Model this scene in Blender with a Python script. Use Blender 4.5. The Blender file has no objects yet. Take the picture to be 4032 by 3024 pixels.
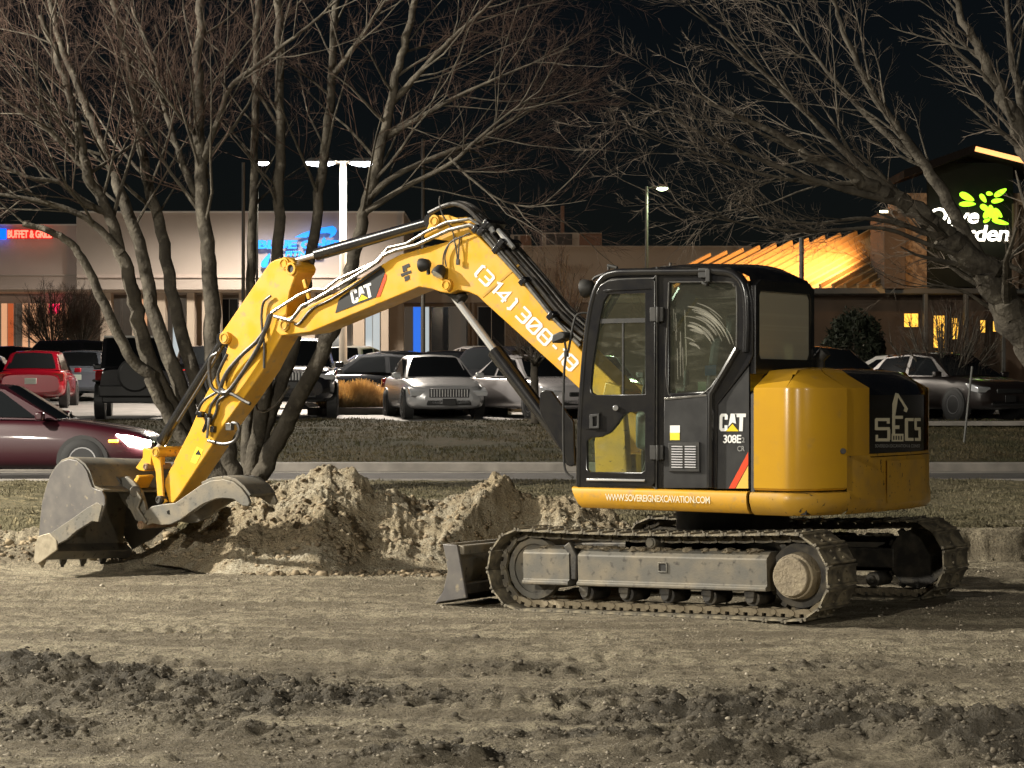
import bpy, bmesh, math, random
import numpy as np
from mathutils import Vector, Matrix

R = math.radians
SC = bpy.context.scene
COL = SC.collection

# ------------------------------------------------------------------ camera, sky, sun, exposure
F, CX, HY, CH = 8700.0, 2016.0, 1540.0, 1.73     # focal length in photo pixels, centre column, horizon row, eye height
cam = bpy.data.cameras.new('camera')
cam.sensor_width = 36.0
cam.lens = 36.0 * F / 4032.0
cam.shift_y = (HY - 1512.0) / 4032.0
cam.clip_start, cam.clip_end = 0.5, 3000.0
camo = bpy.data.objects.new('camera', cam)
COL.objects.link(camo)
camo.location = (0, 0, CH)
camo.rotation_euler = (R(90), 0, 0)
SC.camera = camo

world = bpy.data.worlds.new('World')
SC.world = world
world.use_nodes = True
wn = world.node_tree.nodes
wl = world.node_tree.links
bgn = wn['Background']
sky = wn.new('ShaderNodeTexSky')
sky.sky_type = 'NISHITA'
sky.sun_disc = False
sky.sun_elevation = R(30.0)
sky.sun_rotation = R(264)
wl.new(sky.outputs[0], bgn.inputs['Color'])
bgn.inputs['Strength'].default_value = 0.0005     # night: only a trace of sky glow

SUN_EL, SUN_AZ = 30.0, 6.0           # the town's glow comes in from the left; the site itself is lit by lot lamps
sun = bpy.data.lights.new('sun', 'SUN')
sun.energy = 0.45
sun.angle = R(12)
sun.color = (1.0, 0.94, 0.82)
suno = bpy.data.objects.new('sun', sun)
COL.objects.link(suno)
sd = Vector((math.cos(R(SUN_EL)) * math.cos(R(SUN_AZ)), math.cos(R(SUN_EL)) * math.sin(R(SUN_AZ)), -math.sin(R(SUN_EL))))
suno.rotation_euler = sd.to_track_quat('-Z', 'Y').to_euler()
suno.location = (-30, 10, 20)

# the lot lamps just out of the picture: the strong one to the left that throws the shadows, and those behind the camera that the hood and rear panel mirror
for k_, (lx, ly, lz, lw) in enumerate(((-16.0, 22.0, 9.4, 12800), (-15.0, -6.0, 9.0, 7800), (9.0, -15.0, 9.0, 2000), (20.0, -4.0, 9.0, 500))):
    ld = bpy.data.lights.new('lot_lamp', 'SPOT'); ld.energy = lw; ld.color = (1.0, 0.93, 0.80); ld.spot_size = R(165); ld.spot_blend = 0.4; ld.shadow_soft_size = 0.22
    lo_ = bpy.data.objects.new('lot_lamp', ld); COL.objects.link(lo_); lo_.location = (lx, ly, lz)
    lo_.rotation_euler = (Vector((lx * 0.2, 19, 0)) - Vector((lx, ly, lz))).to_track_quat('-Z', 'Y').to_euler()

SC.view_settings.view_transform = 'Standard'
SC.view_settings.look = 'None'
SC.view_settings.exposure = 1.25
SC.view_settings.gamma = 1.0
SC.render.engine = 'CYCLES'
SC.cycles.max_bounces = 8
SC.cycles.transparent_max_bounces = 12
SC.cycles.sample_clamp_indirect = 4.0
SC.cycles.caustics_reflective = False
SC.cycles.caustics_refractive = False

# ------------------------------------------------------------------ measuring helpers
def U(px, py, Y):
    """world point at depth Y seen at photo pixel (px, py)"""
    return Vector(((px - CX) / F * Y, Y, CH - (py - HY) / F * Y))
def XG(px, Y): return (px - CX) / F * Y
MX0, MY0, MYAW = 1.78, 18.0, R(35.0)
mc, ms = math.cos(MYAW), math.sin(MYAW)
def ML(px, py, yl):
    """machine-local (x forward, z up) on the plane y = yl (y = machine's left)"""
    u = (px - CX) / F
    Y = (ms * MX0 + mc * MY0 - yl) / (ms * u + mc)
    X = u * Y
    return ((X - MX0) * -mc + (Y - MY0) * ms, CH - (py - HY) / F * Y)
def MLp(pts, yl): return [ML(a, b, yl) for a, b in pts]

# ------------------------------------------------------------------ materials
MATS = {}
def mat(name, col, rough=0.5, metal=0.0, col2=None, nscale=6.0, ncon=(0.35, 0.65), bump=None, coat=0.0,
        emit=None, estr=0.0, spec=0.5, rough2=None, detail=6.0, col3=None, n3scale=40.0, con3=(0.55, 0.7)):
    m = bpy.data.materials.new(name)
    m.use_nodes = True
    nt = m.node_tree; N = nt.nodes; L = nt.links
    b = N['Principled BSDF']
    b.inputs['Base Color'].default_value = (*col, 1)
    b.inputs['Roughness'].default_value = rough
    b.inputs['Metallic'].default_value = metal
    b.inputs['Specular IOR Level'].default_value = spec
    b.inputs['Coat Weight'].default_value = coat
    b.inputs['Coat Roughness'].default_value = 0.05
    tc = None
    if col2 or bump or rough2 is not None or col3:
        tc = N.new('ShaderNodeTexCoord')
    def ramp_noise(scale, con):
        t = N.new('ShaderNodeTexNoise'); t.inputs['Scale'].default_value = scale; t.inputs['Detail'].default_value = detail
        L.new(tc.outputs['Object'], t.inputs['Vector'])
        r = N.new('ShaderNodeMapRange'); r.inputs['From Min'].default_value = con[0]; r.inputs['From Max'].default_value = con[1]
        L.new(t.outputs['Fac'], r.inputs['Value'])
        return r.outputs[0]
    colsock = None
    if col2 or rough2 is not None:
        fac = ramp_noise(nscale, ncon)
        if col2:
            mx = N.new('ShaderNodeMix'); mx.data_type = 'RGBA'
            mx.inputs[6].default_value = (*col, 1); mx.inputs[7].default_value = (*col2, 1)
            L.new(fac, mx.inputs[0]); colsock = mx.outputs[2]
        if rough2 is not None:
            mr = N.new('ShaderNodeMapRange'); mr.inputs['To Min'].default_value = rough; mr.inputs['To Max'].default_value = rough2
            L.new(fac, mr.inputs['Value']); L.new(mr.outputs[0], b.inputs['Roughness'])
    if col3:
        fac3 = ramp_noise(n3scale, con3)
        mx = N.new('ShaderNodeMix'); mx.data_type = 'RGBA'
        if colsock: L.new(colsock, mx.inputs[6])
        else: mx.inputs[6].default_value = (*col, 1)
        mx.inputs[7].default_value = (*col3, 1)
        L.new(fac3, mx.inputs[0]); colsock = mx.outputs[2]
    if colsock: L.new(colsock, b.inputs['Base Color'])
    if bump:
        t = N.new('ShaderNodeTexNoise'); t.inputs['Scale'].default_value = bump[0]; t.inputs['Detail'].default_value = 8
        L.new(tc.outputs['Object'], t.inputs['Vector'])
        bp = N.new('ShaderNodeBump'); bp.inputs['Strength'].default_value = bump[1]; bp.inputs['Distance'].default_value = bump[2]
        L.new(t.outputs['Fac'], bp.inputs['Height']); L.new(bp.outputs[0], b.inputs['Normal'])
    if emit:
        b.inputs['Emission Color'].default_value = (*emit, 1)
        b.inputs['Emission Strength'].default_value = estr
    MATS[name] = m
    return m

def glass(name, tint=(0.8, 0.9, 0.85), refl=0.12, smear_sheen=None):
    m = bpy.data.materials.new(name); m.use_nodes = True
    nt = m.node_tree; N = nt.nodes; L = nt.links
    for n in list(N): N.remove(n)
    out = N.new('ShaderNodeOutputMaterial')
    tr = N.new('ShaderNodeBsdfTransparent'); tr.inputs[0].default_value = (*tint, 1)
    gl = N.new('ShaderNodeBsdfGlossy'); gl.inputs['Roughness'].default_value = 0.02
    lw = N.new('ShaderNodeFresnel'); lw.inputs['IOR'].default_value = 1.5
    ad = N.new('ShaderNodeMath'); ad.operation = 'ADD'; ad.use_clamp = True; ad.inputs[1].default_value = refl
    L.new(lw.outputs[0], ad.inputs[0])
    mx = N.new('ShaderNodeMixShader'); L.new(ad.outputs[0], mx.inputs[0]); L.new(tr.outputs[0], mx.inputs[1]); L.new(gl.outputs[0], mx.inputs[2])
    last = mx
    if smear_sheen:
        tc = N.new('ShaderNodeTexCoord')
        mp = N.new('ShaderNodeMapping'); mp.inputs['Location'].default_value = smear_sheen[0]; mp.inputs['Scale'].default_value = (1, 0.0, 1.0)
        L.new(tc.outputs['Object'], mp.inputs[0])
        no = N.new('ShaderNodeTexNoise'); no.inputs['Scale'].default_value = 2.4; no.inputs['Detail'].default_value = 3
        L.new(mp.outputs[0], no.inputs['Vector'])
        mp2 = N.new('ShaderNodeMapping'); mp2.inputs['Rotation'].default_value = (0, R(32), 0); mp2.inputs['Scale'].default_value = (1.0, 0.0, 4.0); L.new(tc.outputs['Object'], mp2.inputs[0])
        wv = N.new('ShaderNodeTexNoise'); wv.inputs['Scale'].default_value = smear_sheen[1]; wv.inputs['Distortion'].default_value = 1.6; wv.inputs['Detail'].default_value = 6.0; wv.inputs['Roughness'].default_value = 0.62
        L.new(mp2.outputs[0], wv.inputs['Vector'])
        mr = N.new('ShaderNodeMapRange'); mr.inputs['From Min'].default_value = 0.50; mr.inputs['From Max'].default_value = 0.72
        L.new(wv.outputs['Fac'], mr.inputs['Value'])
        mr2 = N.new('ShaderNodeMapRange'); mr2.inputs['From Min'].default_value = 0.42; mr2.inputs['From Max'].default_value = 0.62
        L.new(no.outputs['Fac'], mr2.inputs['Value'])
        mu = N.new('ShaderNodeMath'); mu.operation = 'MULTIPLY'; L.new(mr.outputs[0], mu.inputs[0]); L.new(mr2.outputs[0], mu.inputs[1])
        m3 = N.new('ShaderNodeMath'); m3.operation = 'MULTIPLY_ADD'; m3.inputs[1].default_value = smear_sheen[2]; m3.inputs[2].default_value = smear_sheen[3]
        L.new(mu.outputs[0], m3.inputs[0])
        df = N.new('ShaderNodeBsdfDiffuse'); df.inputs[0].default_value = (0.62, 0.58, 0.46, 1)
        mx2 = N.new('ShaderNodeMixShader'); L.new(m3.outputs[0], mx2.inputs[0]); L.new(mx.outputs[0], mx2.inputs[1]); L.new(df.outputs[0], mx2.inputs[2])
        last = mx2
    L.new(last.outputs[0], out.inputs[0])
    MATS[name] = m
    return m

YEL = (0.70, 0.365, 0.022)
mat('yellow_paint', YEL, 0.32, 0, col2=(0.64, 0.34, 0.030), nscale=5, coat=0.35, col3=(0.36, 0.25, 0.10), n3scale=13, con3=(0.57, 0.80), rough2=0.55, bump=(140, 0.06, 0.002))
mat('yellow_hood', (0.60, 0.33, 0.02), 0.24, 0, col2=(0.55, 0.30, 0.025), nscale=3, coat=0.5, col3=(0.40, 0.25, 0.07), n3scale=7, con3=(0.62, 0.85))
mat('yellow_worn', (0.56, 0.31, 0.032), 0.4, 0, col2=(0.40, 0.24, 0.06), nscale=6, ncon=(0.42, 0.75), coat=0.1, col3=(0.05, 0.035, 0.02), n3scale=22, con3=(0.63, 0.70))
mat('black_paint', (0.009, 0.009, 0.011), 0.25, 0, coat=0.6, col2=(0.018, 0.017, 0.016), nscale=8)
mat('black_matte', (0.012, 0.012, 0.012), 0.6, 0, col2=(0.03, 0.028, 0.024), nscale=12)
mat('black_panel', (0.013, 0.013, 0.014), 0.42, 0, col2=(0.03, 0.03, 0.03), nscale=7)
mat('gloss_black', (0.006, 0.005, 0.005), 0.12, 0, coat=0.3)
mat('rubber', (0.015, 0.015, 0.015), 0.55, 0, col2=(0.05, 0.045, 0.035), nscale=18)
mat('hose', (0.02, 0.02, 0.02), 0.4, 0, col2=(0.07, 0.06, 0.05), nscale=30)
mat('chrome', (0.72, 0.72, 0.72), 0.22, 0.6)
mat('pipe_steel', (0.36, 0.35, 0.33), 0.32, 0.8, col2=(0.20, 0.19, 0.17), nscale=20)
mat('muddy_steel', (0.135, 0.128, 0.11), 0.6, 0.2, col2=(0.215, 0.185, 0.135), nscale=5, ncon=(0.42, 0.66), bump=(70, 0.25, 0.006), col3=(0.05, 0.045, 0.04), n3scale=18, con3=(0.58, 0.75))
mat('dry_mud', (0.30, 0.25, 0.17), 0.9, 0, col2=(0.20, 0.165, 0.115), nscale=12, bump=(50, 0.8, 0.015))
mat('dark_steel', (0.045, 0.042, 0.038), 0.6, 0.3, col2=(0.12, 0.105, 0.08), nscale=10, ncon=(0.45, 0.7), bump=(50, 0.4, 0.008))
mat('shoe_steel', (0.10, 0.088, 0.068), 0.68, 0.15, col2=(0.30, 0.26, 0.18), nscale=7, ncon=(0.42, 0.6), bump=(55, 0.6, 0.012))
mat('bucket_steel', (0.125, 0.118, 0.115), 0.5, 0.4, col2=(0.17, 0.158, 0.145), nscale=6, ncon=(0.4, 0.66), bump=(80, 0.25, 0.004), col3=(0.34, 0.29, 0.2), n3scale=14, con3=(0.62, 0.75))
mat('worn_edge', (0.26, 0.225, 0.16), 0.5, 0.3, col2=(0.38, 0.33, 0.24), nscale=20, bump=(60, 0.3, 0.005))
mat('rust', (0.20, 0.11, 0.06), 0.75, 0.1, col2=(0.30, 0.22, 0.14), nscale=12)
mat('white_decal', (0.82, 0.82, 0.80), 0.4)
mat('cream_decal', (0.80, 0.74, 0.55), 0.45)
mat('grey_decal', (0.28, 0.28, 0.27), 0.45)
mat('black_decal', (0.014, 0.014, 0.014), 0.45)
mat('red_decal', (0.72, 0.07, 0.02), 0.4)
mat('yellow_decal', (0.85, 0.62, 0.02), 0.4)
mat('sand_decal', (0.80, 0.50, 0.09), 0.4)
mat('label_yellow', (0.85, 0.70, 0.05), 0.45)
mat('blue_label', (0.06, 0.16, 0.36), 0.45)
mat('seat_fabric', (0.035, 0.035, 0.036), 0.8)
mat('interior_grey', (0.10, 0.105, 0.10), 0.6)
mat('vent_white', (0.62, 0.62, 0.64), 0.35, 0.2)
glass('door_glass', (0.80, 0.90, 0.80), 0.05, smear_sheen=((0.2, 0, -1.0), 2.5, 0.10, 0.03))
glass('clear_glass', (0.90, 0.94, 0.90), -1.0)
glass('side_glass', (0.62, 0.72, 0.66), 0.05, smear_sheen=((0.9, 0, -2.02), 2.0, 0.10, 0.04))
glass('rear_glass', (0.55, 0.60, 0.50), 0.05, smear_sheen=((0.3, 0, -2.2), 1.6, 0.30, 0.60))  # pale reflection mixed into the pane as a strong diffuse haze
def film(name, col, fac):
    m = bpy.data.materials.new(name); m.use_nodes = True; N = m.node_tree.nodes; L = m.node_tree.links
    for n in list(N): N.remove(n)
    out = N.new('ShaderNodeOutputMaterial'); tr = N.new('ShaderNodeBsdfTransparent'); df = N.new('ShaderNodeBsdfDiffuse'); df.inputs[0].default_value = (*col, 1)
    mx = N.new('ShaderNodeMixShader'); mx.inputs[0].default_value = fac
    L.new(tr.outputs[0], mx.inputs[1]); L.new(df.outputs[0], mx.inputs[2]); L.new(mx.outputs[0], out.inputs[0]); MATS[name] = m
film('dust_smear', (0.62, 0.60, 0.50), 0.22)
mat('lamp_lens', (0.6, 0.62, 0.6), 0.08, 0.6)

# ------------------------------------------------------------------ mesh building
class MB:
    def __init__(s): s.v = []; s.f = []
    def add(s, vs, fs):
        o = len(s.v); s.v.extend([tuple(v) for v in vs]); s.f.extend([tuple(i + o for i in f) for f in fs]); return s
    def box(s, c, d, rot=None):
        x, y, z = d[0] / 2, d[1] / 2, d[2] / 2
        vs = [Vector((a * x, b * y, e * z)) for a in (-1, 1) for b in (-1, 1) for e in (-1, 1)]
        if rot is not None: vs = [rot @ v for v in vs]
        vs = [v + Vector(c) for v in vs]
        return s.add(vs, [(0, 1, 3, 2), (4, 6, 7, 5), (0, 4, 5, 1), (2, 3, 7, 6), (0, 2, 6, 4), (1, 5, 7, 3)])
    def prism(s, pts, y0, y1):
        """polygon in (x, z) extruded along y"""
        n = len(pts)
        vs = [(p[0], y0, p[1]) for p in pts] + [(p[0], y1, p[1]) for p in pts]
        fs = [tuple(range(n)), tuple(range(2 * n - 1, n - 1, -1))]
        fs += [(i, i + n, (i + 1) % n + n, (i + 1) % n) for i in range(n)]
        return s.add(vs, fs)
    def prismz(s, pts, z0, z1):
        n = len(pts)
        vs = [(p[0], p[1], z0) for p in pts] + [(p[0], p[1], z1) for p in pts]
        fs = [tuple(range(n)), tuple(range(2 * n - 1, n - 1, -1))]
        fs += [(i, (i + 1) % n, (i + 1) % n + n, i + n) for i in range(n)]
        return s.add(vs, fs)
    def tube(s, pts, r, n=8, caps=True):
        pts = [Vector(p) for p in pts]
        m = len(pts)
        rs = r if isinstance(r, (list, tuple)) else [r] * m
        t0 = (pts[1] - pts[0]).normalized()
        a = Vector((0, 0, 1)) if abs(t0.z) < 0.9 else Vector((1, 0, 0))
        u = t0.cross(a).normalized()
        vs = []
        cs = [(math.cos(2 * math.pi * k / n), math.sin(2 * math.pi * k / n)) for k in range(n)]
        for i in range(m):
            if i == 0: t = t0
            elif i == m - 1: t = (pts[i] - pts[i - 1]).normalized()
            else:
                t = (pts[i + 1] - pts[i - 1])
                t = t.normalized() if t.length > 1e-9 else t0
            u = (u - t * u.dot(t))
            u = u.normalized() if u.length > 1e-6 else t.orthogonal().normalized()
            w = t.cross(u)
            p = pts[i]; rr = rs[i]
            for c, q in cs: vs.append(p + u * (c * rr) + w * (q * rr))
        fs = []
        for i in range(m - 1):
            for k in range(n):
                k2 = (k + 1) % n
                fs.append((i * n + k, i * n + k2, (i + 1) * n + k2, (i + 1) * n + k))
        if caps:
            fs.append(tuple(range(n - 1, -1, -1))); fs.append(tuple((m - 1) * n + k for k in range(n)))
        return s.add(vs, fs)
    def cyl(s, p0, p1, r, n=20, r2=None):
        return s.tube([p0, p1], [r, r if r2 is None else r2], n)
    def ring(s, p0, p1, ro, ri, n=24):
        """hollow cylinder"""
        p0 = Vector(p0); p1 = Vector(p1); t = (p1 - p0).normalized(); u = t.orthogonal().normalized(); w = t.cross(u)
        vs = []
        for p, r in ((p0, ro), (p1, ro), (p1, ri), (p0, ri)):
            for k in range(n):
                a = 2 * math.pi * k / n; vs.append(p + u * (math.cos(a) * r) + w * (math.sin(a) * r))
        fs = []
        for j in range(4):
            for k in range(n):
                fs.append((j * n + k, j * n + (k + 1) % n, ((j + 1) % 4) * n + (k + 1) % n, ((j + 1) % 4) * n + k))
        return s.add(vs, fs)
    def grid(s, rows, closed=False):
        """rows of points -> quads"""
        n = len(rows[0]); vs = [p for r in rows for p in r]; fs = []
        for i in range(len(rows) - 1):
            for k in range(n if closed else n - 1):
                k2 = (k + 1) % n
                fs.append((i * n + k, i * n + k2, (i + 1) * n + k2, (i + 1) * n + k))
        return s.add(vs, fs)
    def mesh(s, name):
        me = bpy.data.meshes.new(name); me.from_pydata([tuple(v) for v in s.v], [], s.f); me.update(); return me

def fixn(me):
    bm = bmesh.new(); bm.from_mesh(me); bmesh.ops.recalc_face_normals(bm, faces=bm.faces); bm.to_mesh(me); bm.free()
def obj(name, mb, material, parent=None, bevel=0.0, smooth=40, seg=2):
    me = mb if isinstance(mb, bpy.types.Mesh) else mb.mesh(name)
    if not isinstance(mb, bpy.types.Mesh):
        fixn(me)
        if smooth:
            me.shade_smooth(); me.set_sharp_from_angle(angle=R(smooth))
    if material and not me.materials: me.materials.append(MATS[material] if isinstance(material, str) else material)
    o = bpy.data.objects.new(name, me); COL.objects.link(o)
    if parent is not None: o.parent = parent
    if bevel:
        b = o.modifiers.new('edge', 'BEVEL'); b.width = bevel; b.segments = seg; b.limit_method = 'ANGLE'; b.angle_limit = R(35)
    return o
def tag(o, label=None, cat=None, group=None, kind=None):
    if label: o['label'] = label
    if cat: o['category'] = cat
    if group: o['group'] = group
    if kind: o['kind'] = kind
    return o
def empty(name, loc=(0, 0, 0), rz=0.0):
    o = bpy.data.objects.new(name, None); COL.objects.link(o); o.location = loc; o.rotation_euler = (0, 0, rz); o.empty_display_size = 0.2
    return o
def copy_tree(o, parent=None):
    c = o.copy(); COL.objects.link(c)
    if parent is not None: c.parent = parent
    for ch in list(o.children): copy_tree(ch, c)
    return c
def catmull(pts, k=6):
    pts = [Vector(p) for p in pts]
    if len(pts) < 3: return pts
    P = [pts[0] * 2 - pts[1]] + pts + [pts[-1] * 2 - pts[-2]]
    out = []
    for i in range(1, len(P) - 2):
        a, b, c, d = P[i - 1], P[i], P[i + 1], P[i + 2]
        for j in range(k):
            t = j / k
            out.append(0.5 * ((2 * b) + (c - a) * t + (2 * a - 5 * b + 4 * c - d) * t * t + (3 * b - a - 3 * c + d) * t ** 3))
    out.append(pts[-1]); return out

def curve_plate(outer, holes=(), depth=0.02, bev=0.0):
    """filled 2-D outline with holes, thickness depth; returns verts (u, v, w), faces"""
    cu = bpy.data.curves.new('tmp', 'CURVE'); cu.dimensions = '2D'; cu.fill_mode = 'BOTH'
    cu.extrude = max(depth / 2 - bev, 0.0005); cu.bevel_depth = bev; cu.bevel_resolution = 1
    if bev: cu.offset = -bev
    for ring in [outer] + list(holes):
        sp = cu.splines.new('POLY'); sp.points.add(len(ring) - 1)
        for p, q in zip(sp.points, ring): p.co = (q[0], q[1], 0, 1)
        sp.use_cyclic_u = True
    o = bpy.data.objects.new('tmp', cu); COL.objects.link(o)
    me = o.to_mesh()
    vs = [tuple(v.co) for v in me.vertices]; fs = [tuple(p.vertices) for p in me.polygons]
    o.to_mesh_clear(); bpy.data.objects.remove(o); bpy.data.curves.remove(cu)
    return vs, fs
def plate_mb(outer, holes, y0, y1, bev=0.0):
    """plate in the machine's side plane between y0 and y1"""
    vs, fs = curve_plate(outer, holes, abs(y1 - y0), bev)
    m = MB(); ym = (y0 + y1) / 2
    m.add([(v[0], ym + v[2], v[1]) for v in vs], fs); return m
def text_poly(txt, bold=0.0, spacing=1.0):
    cu = bpy.data.curves.new('tmp', 'FONT'); cu.body = txt; cu.size = 1.0; cu.offset = bold; cu.space_character = spacing; cu.resolution_u = 3
    o = bpy.data.objects.new('tmp', cu); COL.objects.link(o)
    me = o.to_mesh()
    vs = [(v.co.x, v.co.y) for v in me.vertices]; fs = [tuple(p.vertices) for p in me.polygons]
    o.to_mesh_clear(); bpy.data.objects.remove(o); bpy.data.curves.remove(cu)
    x0 = min(v[0] for v in vs); x1 = max(v[0] for v in vs); y0 = min(v[1] for v in vs); y1 = max(v[1] for v in vs)
    return [((a - x0) / (x1 - x0), (b - y0) / (y1 - y0)) for a, b in vs], fs
# strokes: square techno digits on a 4 x 6 grid
STROKE = {'0': [[(0, .6), (0, 5.4), (.6, 6), (3.4, 6), (4, 5.4), (4, .6), (3.4, 0), (.6, 0), (0, .6)], [(.5, .8), (3.5, 5.2)]],
          '1': [[(.6, 5), (2, 6), (2, 0)]], '3': [[(0, 6), (3.4, 6), (4, 5.4), (4, .6), (3.4, 0), (0, 0)], [(1.0, 3), (4, 3)]],
          '4': [[(3, 0), (3, 6), (0, 1.8), (4, 1.8)]],
          '8': [[(0, .6), (0, 5.4), (.6, 6), (3.4, 6), (4, 5.4), (4, .6), (3.4, 0), (.6, 0), (0, .6)], [(0, 3), (4, 3)]],
          '(': [[(1.6, 6.4), (.6, 5.6), (.6, .4), (1.6, -.4)]], ')': [[(.4, 6.4), (1.4, 5.6), (1.4, .4), (.4, -.4)]],
          '-': [[(.4, 3), (2.4, 3)]], ' ': []}
STW = {'1': 3.6, '(': 2.6, ')': 3.0, '-': 3.6, ' ': 1.6}
def stroke_poly(txt, w=0.9):
    vs, fs = [], []; x = 0.0
    for ch in txt:
        for pl in STROKE[ch]:
            closed = pl[0] == pl[-1]
            P = [Vector(p) for p in (pl[:-1] if closed else pl)]; n = len(P); o = len(vs)
            for i in range(n):
                a = P[i - 1] if (i > 0 or closed) else None
                b = P[(i + 1) % n] if (i < n - 1 or closed) else None
                d1 = (P[i] - a).normalized() if a is not None else (b - P[i]).normalized()
                d2 = (b - P[i]).normalized() if b is not None else d1
                n1 = Vector((-d1.y, d1.x)); n2 = Vector((-d2.y, d2.x)); nn = (n1 + n2)
                nn = nn.normalized() if nn.length > 1e-4 else n1
                k = w / 2 / max(nn.dot(n1), 0.45)
                vs.append((P[i].x + nn.x * k + x, P[i].y + nn.y * k)); vs.append((P[i].x - nn.x * k + x, P[i].y - nn.y * k))
            for i in range(n if closed else n - 1):
                j = (i + 1) % n
                fs.append((o + 2 * i, o + 2 * i + 1, o + 2 * j + 1, o + 2 * j))
        x += STW.get(ch, 5.6)
    x0 = min(v[0] for v in vs); x1 = max(v[0] for v in vs); y0 = min(v[1] for v in vs); y1 = max(v[1] for v in vs)
    return [((a - x0) / (x1 - x0), (b - y0) / (y1 - y0)) for a, b in vs], fs
# heavy letters of the maker's mark, unit box
CATP = [[(0.02, .12), (.08, 0), (.26, 0), (.325, .10), (.325, .34), (.21, .34), (.21, .17), (.13, .17), (.13, .83), (.21, .83), (.21, .66), (.325, .66), (.325, .90), (.26, 1), (.08, 1), (.02, .88)],
        [(.43, 1), (.58, 1), (.645, .42), (.50, .50), (.36, .26), (.345, .12)],
        [(.585, 1), (1.0, 1), (1.0, .80), (.90, .80), (.90, 0), (.765, 0), (.765, .80), (.66, .80), (.645, 1)]]
CATT = [[(.27, 0), (.51, .42), (.75, 0)]]
def poly_list(L):
    vs, fs = [], []
    for p in L:
        o = len(vs); vs += p; fs.append(tuple(range(o, o + len(p))))
    return vs, fs
def decal(name, poly, O, X, Y, yl, material, parent, thick=0.0):
    """flat print in the machine's side plane: unit box mapped to photo corners O (lower left), X (lower right), Y (upper left)"""
    o, x, y = (Vector(ML(p[0], p[1], yl)) for p in (O, X, Y))
    vs, fs = poly
    m = MB()
    m.add([((o + (x - o) * a + (y - o) * b).x, yl, (o + (x - o) * a + (y - o) * b).y) for a, b in vs], fs)
    ob = obj(name, m, material, parent, smooth=0)
    return ob

# numpy value noise
def _hash(ix, iy, seed):
    h = (ix.astype(np.int64) * 374761393 + iy.astype(np.int64) * 668265263 + seed * 1442695041) & 0xffffffff
    h = ((h ^ (h >> 13)) * 1274126177) & 0xffffffff
    return ((h ^ (h >> 16)) & 0xffff) / 65535.0
def vnoise(x, y, seed=0):
    ix = np.floor(x); iy = np.floor(y); fx = x - ix; fy = y - iy
    fx = fx * fx * (3 - 2 * fx); fy = fy * fy * (3 - 2 * fy)
    ix = ix.astype(np.int64); iy = iy.astype(np.int64)
    a = _hash(ix, iy, seed); b = _hash(ix + 1, iy, seed); c = _hash(ix, iy + 1, seed); d = _hash(ix + 1, iy + 1, seed)
    return (a * (1 - fx) + b * fx) * (1 - fy) + (c * (1 - fx) + d * fx) * fy
def fbm(x, y, octv=4, seed=0, gain=0.5, billow=False):
    s = 0; a = 1.0; t = 0
    for k in range(octv):
        n = vnoise(x * 2 ** k + 17.3 * k, y * 2 ** k - 9.1 * k, seed + k) * 2 - 1
        s = s + a * (np.abs(n) * 2 - 1 if billow else n); t += a; a *= gain
    return s / t
def np_mesh(name, V, T, material, smooth=True):
    """fast mesh from numpy arrays (triangles or quads)"""
    me = bpy.data.meshes.new(name)
    n = T.shape[1]
    me.vertices.add(len(V)); me.vertices.foreach_set('co', V.astype(np.float32).ravel())
    me.loops.add(T.size); me.loops.foreach_set('vertex_index', T.astype(np.int32).ravel())
    me.polygons.add(len(T)); me.polygons.foreach_set('loop_start', np.arange(0, T.size, n, dtype=np.int32))
    me.polygons.foreach_set('loop_total', np.full(len(T), n, dtype=np.int32))
    if smooth: me.polygons.foreach_set('use_smooth', np.ones(len(T), dtype=bool))
    me.update(calc_edges=True)
    me.materials.append(MATS[material] if isinstance(material, str) else material)
    return me
def link(name, me, parent=None):
    o = bpy.data.objects.new(name, me); COL.objects.link(o)
    if parent is not None: o.parent = parent
    return o

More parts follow.
